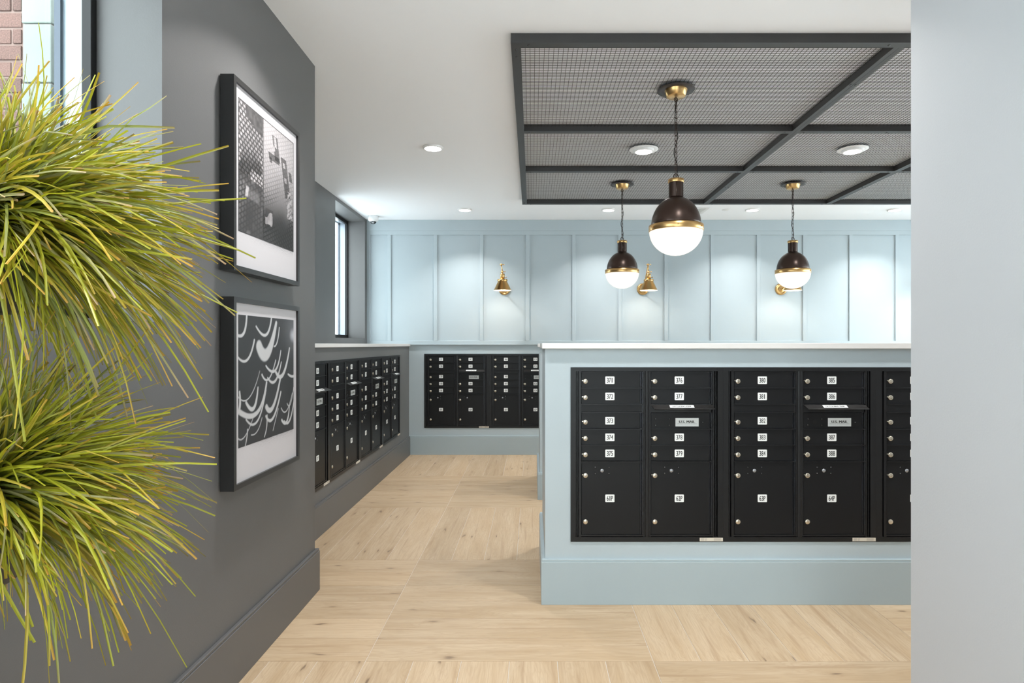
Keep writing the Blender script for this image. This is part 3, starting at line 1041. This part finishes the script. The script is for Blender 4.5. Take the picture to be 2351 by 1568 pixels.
downlight(2.540, 4.851, 'round downlight set in the mesh canopy, right of the two', True)
for x, w in ((-0.782, 'leftmost, near the dome camera'), (0.883, 'second from the left'), (2.550, 'third from the left'), (4.200, 'rightmost, by the pale wall')):
    downlight(x, 7.09, 'small looking round downlight in the row by the back wall, ' + w)
downlight(4.200, 4.851, 'round unseen downlight added in the mesh canopy behind the right wall', True)  # lamp out of view, added for more light
for y, w in ((2.62, 'just above the top of the view'), (0.385, 'added unseen above the camera for light'), (-1.85, 'added unseen at the corridor end for light')):  # rows over and behind the camera are unseen lamps added for light
    for x, s in ((-0.785, 'left'), (0.884, 'right')):
        downlight(x, y, 'round corridor downlight %s, %s one' % (w, s))
downlight(2.55, 2.62, 'round unseen downlight added over the aisle behind the right wall')  # unseen lamp added to light the aisle
downlight(4.20, 2.62, 'round unseen downlight added at the far right of the aisle')  # another lamp out of view, added for aisle light

# ------------------------------------------------------------------ sconces
def make_sconce(label):
    t = thing('wall_sconce', label, 'wall lamp', (0, 0, 0), 0, 'brass sconces on the blue back wall')
    # origin: centre of the back plate on the wall; -y into the room
    MB().lathe([(0.0, -0.030), (0.018, -0.029), (0.030, -0.019), (0.052, -0.0165), (0.056, -0.021), (0.064, -0.021), (0.072, -0.014), (0.074, 0.0)], 40, axis='y').obj('back_plate', 'brass', t)
    sc = MB()
    for x in (-0.035, 0.035): sc.lathe([(0.0, -0.023), (0.005, -0.022), (0.005, -0.015)], 10, (x, 0, 0.0), 'y')
    sc.obj('plate_screws', 'slot', t)
    A = Vector((0, -0.030, 0.0)); B = Vector((0, -0.365, 0.262)); C = Vector((0.010, -0.345, 0.178))
    arm = MB()
    arm.tube([A, A + Vector((0, -0.03, 0.0))], 0.010, 12)
    arm.tube([A + Vector((0, -0.03, 0)), B], 0.0062, 12)
    arm.tube([B, C], 0.0058, 12)
    arm.obj('arm', 'brass', t)
    for q, s in ((B, 1), (C, 1)):
        j = MB()
        pr = [(0.014 * math.sin(PI * k / 8), 0.014 * -math.cos(PI * k / 8)) for k in range(9)]
        pr[0] = (0.0, pr[0][1]); pr[-1] = (0.0, pr[-1][1])
        j.lathe(pr, 16, tuple(q))
        j.lathe([(0.004, 0.008), (0.004, 0.026), (0.009, 0.028), (0.009, 0.034), (0.003, 0.036)], 12, tuple(q), 'x')
        j.lathe([(0.010, -0.018), (0.010, -0.008)], 12, tuple(q), 'x')
        j.obj('joint', 'brass', t)
    S = C + Vector((0, 0, -0.018))
    so = MB()
    so.lathe([(0.008, -0.004), (0.008, 0.008)], 14, tuple(S))
    so.lathe([(0.0265, -0.070), (0.0265, -0.006), (0.024, -0.003), (0.008, -0.002)], 28, tuple(S))
    so.lathe([(0.004, 0.026), (0.004, 0.040), (0.008, 0.042), (0.008, 0.050)], 10, (S.x, S.y, S.z - 0.048), 'x')
    so.obj('socket', 'brass', t)
    gl = MB()
    gl.lathe([(0.050, -0.096), (0.058, -0.095), (0.059, -0.092), (0.059, -0.074), (0.056, -0.071), (0.026, -0.068)], 32, tuple(S))
    for k in range(6):
        a = 2 * PI * k / 6 + 0.3
        gl.lathe([(0.0, 0.0065), (0.0045, 0.005), (0.0045, -0.004)][::-1], 8, (S.x + 0.059 * math.cos(a), S.y + 0.059 * math.sin(a), S.z - 0.083))
    gl.obj('gallery', 'brass', t)
    sh = MB()
    zt, zb = S.z - 0.094, S.z - 0.206
    sh.lathe([(0.053, zt), (0.105, zb)], 56, (S.x, S.y, 0), mi=0)
    sh.f.pop(); sh.f.pop(); [x.pop() for x in (sh.mi, sh.mi, sh.sm, sh.sm)]
    sh.lathe([(0.0515, zt), (0.1035, zb)], 56, (S.x, S.y, 0), mi=1)
    sh.f.pop(); sh.f.pop(); [x.pop() for x in (sh.mi, sh.mi, sh.sm, sh.sm)]
    n = 56; base = 0
    for k in range(n):
        k2 = (k + 1) % n
        sh.f.append((n + k, n + k2, 3 * n + k2, 3 * n + k)); sh.mi.append(0); sh.sm.append(False)
        sh.f.append((k, k2, 2 * n + k2, 2 * n + k)); sh.mi.append(0); sh.sm.append(False)
    sh.obj('shade', ['brass', 'shade_in'], t)
    bp = [(0.0, -0.178)] + [(0.030 * math.sin(PI * k / 10), -0.148 - 0.030 * math.cos(PI * k / 10)) for k in range(1, 8)] + [(0.014, -0.108), (0.013, -0.095)]
    MB().lathe(bp, 24, tuple(S)).obj('bulb', 'bulb', t)
    return t
sp = [((px - VX) / F * YB) for px in (1158.0, 1475.5, 1792.5, 2109.5)]
SZ = EYE + (VY - 664) / F * YB
s1 = make_sconce('brass sconce alone on the left, clear of the pendants')
s1.location = (sp[0], YB, SZ); s1.rotation_euler = (0, 0, -0.05)
labs = ['brass sconce beside the left far pendant, its shade in full view',
        'brass sconce mostly hidden behind the right globe pendant',
        'brass sconce hidden behind the pale right wall, only its glow visible']
for k in range(3):
    s = copy_tree(s1); s.location = (sp[k + 1], YB, SZ)
    s.rotation_euler = (0, 0, (0.0, -0.02, 0)[k])
    tag(s, labs[k], 'wall lamp')

# ------------------------------------------------------------------ small ceiling fittings
c = thing('security_camera', 'white dome security camera on the ceiling corner', 'camera', (-1.938, 7.46, CEIL - 0.0975))
MB().lathe([(0.036, 0.028), (0.045, 0.034), (0.060, 0.045), (0.062, 0.052), (0.062, 0.097)], 36).obj('housing', 'cam_white', c)
pr = [(0.038 * math.sin(PI / 2 * k / 8), 0.034 - 0.034 * math.cos(PI / 2 * k / 8)) for k in range(9)]
dm = MB().lathe(pr, 28).obj('dome', 'smoked', c) if 'smoked' in M else None
M['smoked'] = plain('smoked_dome', (0.02, 0.024, 0.028), 0.06)
if dm is None: dm = MB().lathe(pr, 28).obj('dome', 'smoked', c)
MB().lathe([(0.0, -0.012), (0.011, -0.010), (0.013, 0.0)], 16, (0.008, -0.028, 0.012), 'y').obj('lens', 'lens', dm)
v = thing('air_vent', 'white slotted square air vent behind the near pendant', 'air vent', (1.86, 7.14, CEIL - 0.008))
vm = MB()
w = 0.165
for a in ((-w, w, -w, -w + 0.03), (-w, w, w - 0.03, w), (-w, -w + 0.03, -w + 0.03, w - 0.03), (w - 0.03, w, -w + 0.03, w - 0.03)):
    vm.box(a[0], a[1], a[2], a[3], 0, 0.0075)
vm.obj('frame', 'lamp_trim', v)
MB().box(-w + 0.03, w - 0.03, -w + 0.03, w - 0.03, 0.0065, 0.0075).obj('backing', 'void', v)
sl = MB().box(-0.0048, 0.0048, -w + 0.03, w - 0.03, 0.001, 0.006).mesh('slat', ['lamp_trim'])
for k in range(18):
    link('slat', sl, v, (-0.128 + k * 0.256 / 17, 0, 0))
sk = MB().lathe([(0.0, 0.0), (0.040, 0.001), (0.044, 0.004), (0.044, 0.0075)], 28).obj('sprinkler_cover', 'lamp_trim', None, (2.245, 7.10, CEIL - 0.008))
tag(sk, 'flat round sprinkler cover on the ceiling right of the vent', 'sprinkler cover')

# ------------------------------------------------------------------ framed pictures
def grid_print(name, w, h, nx, nz, fn):
    me = bpy.data.meshes.new(name)
    vs, fs, cs = [], [], []
    for j in range(nz + 1):
        for i in range(nx + 1):
            u, v_ = i / nx, j / nz
            vs.append(((u - 0.5) * w, 0, (v_ - 0.5) * h))
            cs.append(fn(u, v_))
    for j in range(nz):
        for i in range(nx):
            a = j * (nx + 1) + i
            fs.append((a, a + 1, a + nx + 2, a + nx + 1))
    me.from_pydata(vs, [], fs)
    at = me.color_attributes.new('col', 'FLOAT_COLOR', 'POINT')
    flat = []
    for c_ in cs:
        flat += [c_[0], c_[1], c_[2], 1.0]
    at.data.foreach_set('color', flat)
    me.materials.append(M['print'])
    return me
def h2(i, j, s=0):
    n = math.sin(i * 127.1 + j * 311.7 + s * 74.7) * 43758.5453
    return n - math.floor(n)
def vn(x, y, s=0):
    i, j = math.floor(x), math.floor(y); fx, fy = x - i, y - j
    fx, fy = fx * fx * (3 - 2 * fx), fy * fy * (3 - 2 * fy)
    a = h2(i, j, s) * (1 - fx) + h2(i + 1, j, s) * fx
    b2 = h2(i, j + 1, s) * (1 - fx) + h2(i + 1, j + 1, s) * fx
    return a * (1 - fy) + b2 * fy
def sst(a, b2, x):
    t = max(0.0, min(1.0, (x - a) / (b2 - a))); return t * t * (3 - 2 * t)
def tiles(x, y, g, s):
    """1 on a tile, 0 in a joint; second value: random tone of the tile"""
    r = math.floor(y); x += 0.5 * (r % 2)
    i = math.floor(x); fx, fy = x - i, y - r
    e = min(fx, 1 - fx, fy, 1 - fy)
    return sst(g * 0.4, g, e), h2(i, r, s)
def halftone(u, v_, k):
    """dots that fade out below the picture"""
    a, b2 = u * 70, v_ * 60
    d = math.hypot(a - round(a), b2 - round(b2))
    return sst(0.42 * k, 0.42 * k + 0.12, d) if k > 0.02 else 1.0
V0 = 0.0
def art_tiles(u, v_):
    x, y = u, v_
    edge = min(u, 1 - u, v_, 1 - v_)
    if edge < 0.006: g_ = 0.06
    elif u < 0.40 and v_ > 0.46 - 0.1 * u:
        # tiled facade, upper left
        k, r = tiles((x + 0.10 * (1 - y)) * 21, (y + 0.16 * x) * 30, 0.26, 1)
        g_ = 0.10 + k * (0.34 + 0.30 * r)
        hole = sst(0.62, 0.70, vn(x * 9, y * 9, 3)) * sst(0.75, 0.5, y)
        g_ = g_ * (1 - 0.8 * hole)
        g_ *= 0.75 + 0.45 * vn(x * 3, y * 3, 8)
        if v_ > 0.93 - 0.25 * u and u > 0.12: g_ = 0.07 + 0.1 * vn(x * 40, y * 40, 2)
    elif u < 0.40:
        k, r = tiles((x * 0.9 + y * 0.55) * 19, (y - 0.5 * x) * 24, 0.22, 4)
        f = vn(x * 6, y * 6, 5)
        g_ = 0.06 + k * 0.24 * f + 0.12 * sst(0.6, 0.8, vn(x * 13, y * 13, 6))
        g_ += 0.55 * sst(0.030, 0.012, abs(x - 0.13 - 0.25 * (y - 0.32))) * sst(0.05, 0.03, abs(y - 0.33))
    else:
        k, r = tiles((x * 0.85 + y * 0.40) * 26, (y - 0.42 * x) * 28, 0.20, 7)
        f = vn(x * 4 + 3, y * 4, 9)
        hi = sst(0.15, 0.9, y)
        g_ = 0.20 + 0.48 * hi + 0.16 * (f - 0.5) - (1 - k) * 0.16 * sst(0.2, 0.6, f)
        g_ -= 0.26 * sst(0.42, 0.05, y) * (0.4 + 0.6 * math.sin((x * 0.9 + y * 0.45) * 150) ** 2)
        # dark missing blocks
        q = math.floor((x + 0.25 * y) * 22), math.floor(y * 24)
        for (cx, cy, rx, ry) in ((0.64, 0.82, 0.05, 0.10), (0.60, 0.73, 0.10, 0.028), (0.83, 0.62, 0.055, 0.17), (0.54, 0.70, 0.02, 0.02), (0.93, 0.66, 0.03, 0.04)):
            xx = x + 0.28 * (y - cy)
            if abs(xx - cx) < rx and abs(y - cy) < ry and h2(q[0], q[1], 5) > 0.12: g_ *= 0.30
        if 0.86 < x < 0.97 and 0.28 < y < 0.52 and h2(math.floor(x * 46), math.floor(y * 60), 3) > 0.55: g_ = 0.58
        if 0.44 < x < 0.58 and 0.10 < y < 0.28:
            g_ = 0.30 + 0.25 * vn(x * 30, y * 30, 6) if vn(x * 22, y * 17, 9) > 0.52 else g_ * 0.65
        g_ *= 1 - 0.75 * sst(0.010, 0.0, abs(x - 0.405))
    g_ *= 0.92 + 0.16 * h2(math.floor(u * 400), math.floor(v_ * 400), 1)
    g_ = max(0.012, min(0.80, g_)) * 0.56
    return (g_, g_ * 0.945, g_ * 0.965)
# arcs of light: (left x, left y, bottom x, bottom y, right x, right y, width left, width mid, width right)
ARCS = [(-0.05, 0.86, 0.08, 0.86, 0.13, 1.02, .006, .012, .010), (0.28, 0.92, 0.45, 0.855, 0.55, 1.00, .006, .011, .010),
        (0.33, 0.76, 0.48, 0.705, 0.64, 0.96, .055, .052, .018), (0.60, 0.76, 0.66, 0.80, 0.70, 0.92, .004, .006, .006),
        (-0.03, 0.70, 0.13, 0.655, 0.25, 0.81, .005, .009, .009), (0.45, 0.60, 0.62, 0.555, 0.73, 0.72, .006, .010, .006),
        (0.62, 0.555, 0.77, 0.51, 0.91, 0.74, .012, .018, .010), (0.48, 0.50, 0.62, 0.465, 0.74, 0.62, .006, .011, .006),
        (0.38, 0.53, 0.50, 0.49, 0.63, 0.64, .008, .005, .006), (0.88, 0.51, 0.97, 0.485, 1.05, 0.50, .006, .010, .010),
        (0.12, 0.33, 0.24, 0.275, 0.31, 0.43, .012, .016, .008), (0.03, 0.265, 0.30, 0.235, 0.46, 0.46, .022, .018, .012),
        (0.12, 0.20, 0.30, 0.165, 0.45, 0.40, .006, .008, .006), (0.46, 0.26, 0.58, 0.25, 0.72, 0.48, .024, .020, .012),
        (0.45, 0.185, 0.58, 0.155, 0.73, 0.36, .010, .012, .010), (0.75, 0.115, 0.85, 0.085, 0.91, 0.22, .010, .012, .006),
        (0.80, 0.10, 0.92, 0.095, 1.02, 0.30, .006, .010, .006), (0.74, 0.22, 0.85, 0.185, 0.97, 0.33, .003, .003, .003),
        (0.10, -0.01, 0.13, 0.06, 0.14, 0.12, .003, .005, .005), (0.42, 0.02, 0.46, 0.09, 0.47, 0.19, .003, .006, .006),
        (-0.04, 0.24, 0.02, 0.30, 0.02, 0.42, .006, .014, .008), (-0.02, 0.09, 0.10, 0.075, 0.26, 0.24, .002, .002, .002),
        (0.20, 0.07, 0.30, 0.085, 0.38, 0.18, .001, .002, .002), (-0.02, 0.40, 0.16, 0.36, 0.34, 0.56, .002, .002, .002),
        (0.58, 0.05, 0.62, 0.12, 0.68, 0.22, .002, .002, .002), (0.86, 0.25, 0.93, 0.235, 1.0, 0.38, .002, .003, .003)]
ARC_PTS = []
for (x0, y0, x1, y1, x2, y2, w0, w1, w2) in ARCS:
    cx, cy = 2 * x1 - (x0 + x2) / 2, 2 * y1 - (y0 + y2) / 2
    for k in range(61):
        t = k / 60
        X = (1 - t) ** 2 * x0 + 2 * t * (1 - t) * cx + t * t * x2
        Y = (1 - t) ** 2 * y0 + 2 * t * (1 - t) * cy + t * t * y2
        W = (1 - t) ** 2 * w0 + 2 * t * (1 - t) * (2 * w1 - (w0 + w2) / 2) + t * t * w2
        ARC_PTS.append((X, Y, max(0.0015, W) * 0.95))
NXA, NZA = 170, 200
ARC_GRID = [0.0] * ((NXA + 1) * (NZA + 1))
ASP = 0.54 / 0.56
for X, Y, W in ARC_PTS:
    R = W * 1.35 + 0.006
    for j in range(max(0, int((Y - R) * NZA)), min(NZA, int((Y + R) * NZA) + 1) + 1):
        for i in range(max(0, int((X - R) * NXA)), min(NXA, int((X + R) * NXA) + 1) + 1):
            d = math.hypot(i / NXA - X, (j / NZA - Y) * ASP)
            q = sst(W + 0.006, W * 0.72, d)
            a = j * (NXA + 1) + i
            if q > ARC_GRID[a]: ARC_GRID[a] = q
def art_arcs(u, v_):
    a = ARC_GRID[int(round(v_ * NZA)) * (NXA + 1) + int(round(u * NXA))]
    base = 0.032 + 0.022 * vn(u * 3, v_ * 3, 4)
    glow = 0.5 * sst(0.10, 0.0, math.hypot(u - 0.99, (v_ - 0.86) * 1.2)) + 0.10 * sst(0.3, 0.0, math.hypot(u - 1.0, v_ - 0.9))
    g_ = base + glow
    g_ += (0.74 - g_) * a
    g_ = max(0.02, min(0.76, g_)) * 0.66
    return (g_, g_ * (1.02 - 0.02 * a), g_ * (1.12 - 0.10 * a))

def halftone_strip(w, h, nx, nz):
    """rows of ever smaller printed dots under the picture"""
    mb = MB()
    for j in range(nz):
        r = 0.0021 * (1 - j / nz)
        for i in range(nx):
            u = (i + 0.5 * (j % 2)) / nx
            rr = r * (0.35 + 0.65 * min(1.0, 2.0 * u)) * (0.5 + 0.5 * h2(i // 3, j, 2))
            x, z = (u - 0.5) * w, -h * (j + 0.4) / nz
            mb.poly([(x - rr, 0, z), (x, 0, z - rr), (x + rr, 0, z), (x, 0, z + rr)])
    return mb.mesh('halftone_dots', ['ink'])

PYA, PYB = 2.388, 3.063
def picture(label, z0, z1, art, nx, nz, name):
    t = thing('framed_picture', label, 'picture', (XW, (PYA + PYB) / 2, z0), PI / 2, 'framed pictures on the charcoal wall')
    w, h, D, fw = PYB - PYA, z1 - z0, 0.058, 0.021
    fr = MB()
    o_ = [(-w / 2, 0), (w / 2, 0), (w / 2, h), (-w / 2, h)]
    i_ = [(-w / 2 + fw, fw), (w / 2 - fw, fw), (w / 2 - fw, h - fw), (-w / 2 + fw, h - fw)]
    for k in range(4):
        j = (k + 1) % 4
        fr.poly([(o_[k][0], -D, o_[k][1]), (o_[j][0], -D, o_[j][1]), (i_[j][0], -D, i_[j][1]), (i_[k][0], -D, i_[k][1])])
        fr.poly([(o_[k][0], -0.004, o_[k][1]), (o_[j][0], -0.004, o_[j][1]), (o_[j][0], -D, o_[j][1]), (o_[k][0], -D, o_[k][1])])
        fr.poly([(i_[k][0], -D, i_[k][1]), (i_[j][0], -D, i_[j][1]), (i_[j][0], -D + 0.014, i_[j][1]), (i_[k][0], -D + 0.014, i_[k][1])])
        fr.poly([(o_[k][0], -0.004, o_[k][1]), (i_[k][0], -0.004, i_[k][1]), (i_[j][0], -0.004, i_[j][1]), (o_[j][0], -0.004, o_[j][1])])
    fr.obj('frame', 'picframe', t)
    MB().box(-w / 2 + fw, w / 2 - fw, -D + 0.010, -0.004, fw, h - fw).obj('mount', 'mount', t)
    pw, ph = 0.566, 0.535
    pz = h - 0.068 - ph / 2
    po = link('print', grid_print('print', pw, ph, nx, nz, art), t, (0, -D + 0.0095, pz))
    link('halftone_dots', halftone_strip(pw * 0.98, 0.040, 74, 8), po, (0, 0.0002, -ph / 2))['kind'] = 'stuff'
    return t
picture('upper framed photograph of tiled building surfaces, black frame', 1.677, 2.442, art_tiles, 190, 210, 'tiles')
picture('lower framed photograph of white curved light trails, black frame', 0.8105, 1.573, art_arcs, NXA, NZA, 'arcs')

# ------------------------------------------------------------------ grass plants on a stand
def foliage(name, center, n, rmin, rmax, seed, parent):
    rnd = random.Random(seed)
    vs, fs, cs = [], [], []
    for b_ in range(n):
        az = rnd.uniform(0, 2 * PI)
        el = math.asin(rnd.uniform(-0.62, 0.98))
        L = rmax * (1 - (0.14 if el > 0 else 0.28) * abs(math.sin(el))) * (0.62 + 0.38 * math.sqrt(rnd.random()))
        d = Vector((math.cos(az) * math.cos(el), math.sin(az) * math.cos(el), math.sin(el)))
        p0 = Vector((rnd.gauss(0, 0.018), rnd.gauss(0, 0.018), rnd.uniform(-0.03, 0.02)))
        # blades leave the pot steeply and arch over to their final direction
        d0 = (d * 0.80 + Vector((0, 0, 0.34))).normalized() if el < 0.6 else d
        if d.y < 0: L *= 1 + 0.45 * d.y
        if d.x * L + GX < XW + 0.08: L = (XW + 0.08 - GX) / d.x
        droop = rnd.uniform(0.00, 0.22) if el > 0.4 else rnd.uniform(0.02, 0.34)
        side = Vector((rnd.gauss(0, 1), rnd.gauss(0, 1), rnd.gauss(0, 1))) * 0.085
        side -= d * side.dot(d)
        wdt = rnd.uniform(0.0017, 0.0031)
        hue = rnd.random()
        if hue < 0.50: c0, c1 = (0.12, 0.18, 0.018), (0.45, 0.45, 0.025)
        elif hue < 0.72: c0, c1 = (0.15, 0.17, 0.020), (0.62, 0.50, 0.050)
        elif hue < 0.90: c0, c1 = (0.09, 0.14, 0.025), (0.30, 0.33, 0.070)
        else: c0, c1 = (0.17, 0.20, 0.06), (0.50, 0.48, 0.20)
        k_ = rnd.uniform(0.56, 0.90)
        segs = 9
        base = len(vs)
        prevp = None
        kink = rnd.random() < 0.12
        for s in range(segs + 1):
            t = s / segs
            p = p0 + (d0 * (1 - t) + d * t) * (L * t) + side * (L * t * t * 3) + Vector((0, 0, -droop * L * t ** 2.2))
            if kink and t > 0.75: p += Vector((0, 0, -0.5 * L * (t - 0.75)))
            tang = (p - prevp).normalized() if prevp else d0
            prevp = p
            a = tang.cross(Vector((0.2, -1, 0.1)))           # width direction, blade faces sideways at random
            if a.length < 1e-3: a = Vector((1, 0, 0))
            a = (Matrix.Rotation(rnd.random() * 0.0 + b_ * 2.4, 3, tang) @ a.normalized())
            nrm = tang.cross(a)
            w_ = wdt * (1.0 if t < 0.6 else 1.0 - 0.45 * (t - 0.6) / 0.4)
            vs += [tuple(p - a * w_), tuple(p + nrm * w_ * 0.45), tuple(p + a * w_)]
            m_ = sst(0.15, 0.75, t)
            cc = [(c0[q] * (1 - m_) + c1[q] * m_) * k_ for q in range(3)]
            if t > 0.93 and hue > 0.3: cc = [cc[0] * 1.05, cc[1] * 0.72, cc[2]]
            cs += [cc] * 3
        for s in range(segs):
            q = base + s * 3
            fs += [(q, q + 1, q + 4, q + 3), (q + 1, q + 2, q + 5, q + 4)]
    me = bpy.data.meshes.new(name)
    me.from_pydata(vs, [], fs)
    at = me.color_attributes.new('col', 'FLOAT_COLOR', 'POINT')
    flat = []
    for c_ in cs: flat += [c_[0], c_[1], c_[2], 1.0]
    at.data.foreach_set('color', flat)
    me.materials.append(M['blade'])
    o = link('foliage', me, parent, center)
    o['kind'] = 'stuff'
    return o
GX, GY = -0.862, 0.95
Z_UP, Z_LO = 1.580, 1.160
st = thing('plant_stand', 'black pole stand holding the two grass plants', 'plant stand', (GX - 0.17, GY, 0))
MB().lathe([(0.0, 0.02), (0.15, 0.018), (0.155, 0.012), (0.155, 0.0)], 36).obj('base', 'pot', st)
MB().lathe([(0.011, 0.02), (0.011, 1.62)], 16).obj('pole', 'pot', st)
for z in (Z_UP, Z_LO):
    MB().box(0.0, 0.17, -0.012, 0.012, z - 0.155, z - 0.147).obj('bracket', 'pot', st)
for z, n, r0, r1, sd, lab in ((Z_UP, 2100, 0.22, 0.345, 11, 'upper potted yellow-green grass plant in the left foreground'),
                              (Z_LO, 1900, 0.19, 0.315, 23, 'lower potted yellow-green grass plant in the left foreground')):
    t = thing('potted_grass', lab, 'plant', (GX, GY, z - 0.147), 0, 'grass plants at the left edge')
    MB().lathe([(0.0, 0.0), (0.045, 0.0), (0.050, 0.004), (0.060, 0.10), (0.060, 0.115), (0.055, 0.115), (0.054, 0.095), (0.0, 0.095)], 32).obj('pot', 'pot', t)
    MB().lathe([(0.053, 0.094), (0.04, 0.106), (0.0, 0.112)], 24).obj('soil', 'soil', t)
    foliage('foliage', (0, 0, 0.135), n, r0, r1, sd, t)

# ------------------------------------------------------------------ outside: brick pier with cast stone corner, hedge, paving
struct(MB().box(-9, -1.57, -12, 14, -0.25, -0.15).box(-1.57, 9, -12, YE - 0.15, -0.25, -0.15).box(XE + 0.15, 12, YE - 0.15, 14, -0.25, -0.15).obj('ground', 'paving'), 'pale paving outside the windows')
PYF = 2.53
pier = thing('brick_pier', 'red brick pier with pale stone corner outside the near window', 'wall', (-2.5, PYF + 0.2, -0.15))
def ploc(x, y, z): return (x + 2.5, y - PYF - 0.2, z + 0.15)
xe = -1.985; xq = -2.102
a = ploc(-2.95, PYF + 0.006, -0.15); b2 = ploc(xe - 0.004, PYF + 0.42, 3.6)
MB().box(a[0], b2[0], a[1], b2[1], a[2], b2[2]).obj('mortar_core', 'mortar', pier)
bc = {}
def brick(w, h, d, mat, nm):
    k = (round(w, 4), h, mat)
    if k not in bc: bc[k] = MB().box(-w / 2, w / 2, 0, d, -h / 2, h / 2).mesh(nm, [mat])
    return bc[k]
CH = 0.0677
z = -0.15; r = 0
while z < 3.5:
    x = xq - (0.011 if r % 2 else 0.011)
    seq = [0.035, 0.194, 0.194, 0.194] if r % 2 else [0.092 + 0.04, 0.194, 0.194, 0.194]
    for w in seq:
        xa = max(x - w, -2.95)
        if x - xa > 0.02:
            jit = (h2(r, int(w * 1000), 3) - 0.5) * 0.004
            link('brick', brick(x - xa, 0.0575, 0.05, 'brick', 'brick'), pier, ploc((x + xa) / 2, PYF + jit, z + CH / 2), bevel=0.002)
        x = xa - 0.0105
    z += CH; r += 1
z = 2.71 - 0.245 * 12; r = 0
while z < 3.4:
    w = xe - xq + (0.005 if r % 2 else 0.0)
    o = link('corner_stone', brick(w, 0.2405, 0.40, 'stone', 'corner_stone'), pier, ploc(xe - w / 2, PYF - 0.006, z - 0.1225), bevel=0.004)
    z += 0.245; r += 1
# clipped hedge
rnd = random.Random(4)
vs, fs, cs = [], [], []
for k in range(2600):
    p = Vector((rnd.uniform(-0.3, 0.3), rnd.uniform(-0.9, 0.9), rnd.uniform(0.0, 1.72)))
    f_ = rnd.randrange(5)
    if f_ == 0: p.x = 0.3
    elif f_ == 1: p.x = -0.3
    elif f_ == 2: p.y = -0.9
    elif f_ == 3: p.z = 1.72
    p += Vector((rnd.gauss(0, 0.012), rnd.gauss(0, 0.012), rnd.gauss(0, 0.012)))
    a = Vector((rnd.gauss(0, 1), rnd.gauss(0, 1), rnd.gauss(0, 1))).normalized() * 0.022
    b2 = a.cross(Vector((rnd.gauss(0, 1), rnd.gauss(0, 1), rnd.gauss(0, 1)))).normalized() * 0.012
    n = len(vs)
    vs += [tuple(p - a), tuple(p + b2), tuple(p + a), tuple(p - b2)]
    fs.append((n, n + 1, n + 2, n + 3))
    c_ = rnd.uniform(0.6, 1.2)
    cs += [(0.05 * c_, 0.09 * c_, 0.02 * c_)] * 4
me = bpy.data.meshes.new('hedge_leaves'); me.from_pydata(vs, [], fs)
at = me.color_attributes.new('col', 'FLOAT_COLOR', 'POINT')
at.data.foreach_set('color', [q for c_ in cs for q in (*c_, 1.0)])
me.materials.append(M['leaf'])
hd = thing('clipped_hedge', 'dark green clipped hedge outside the near window', 'hedge', (-2.35, 0.9, -0.15))
lv = link('leaves', me, hd); lv['kind'] = 'stuff'
MB().box(-0.28, 0.28, -0.88, 0.88, 0, 1.70).obj('core', 'soil', hd)
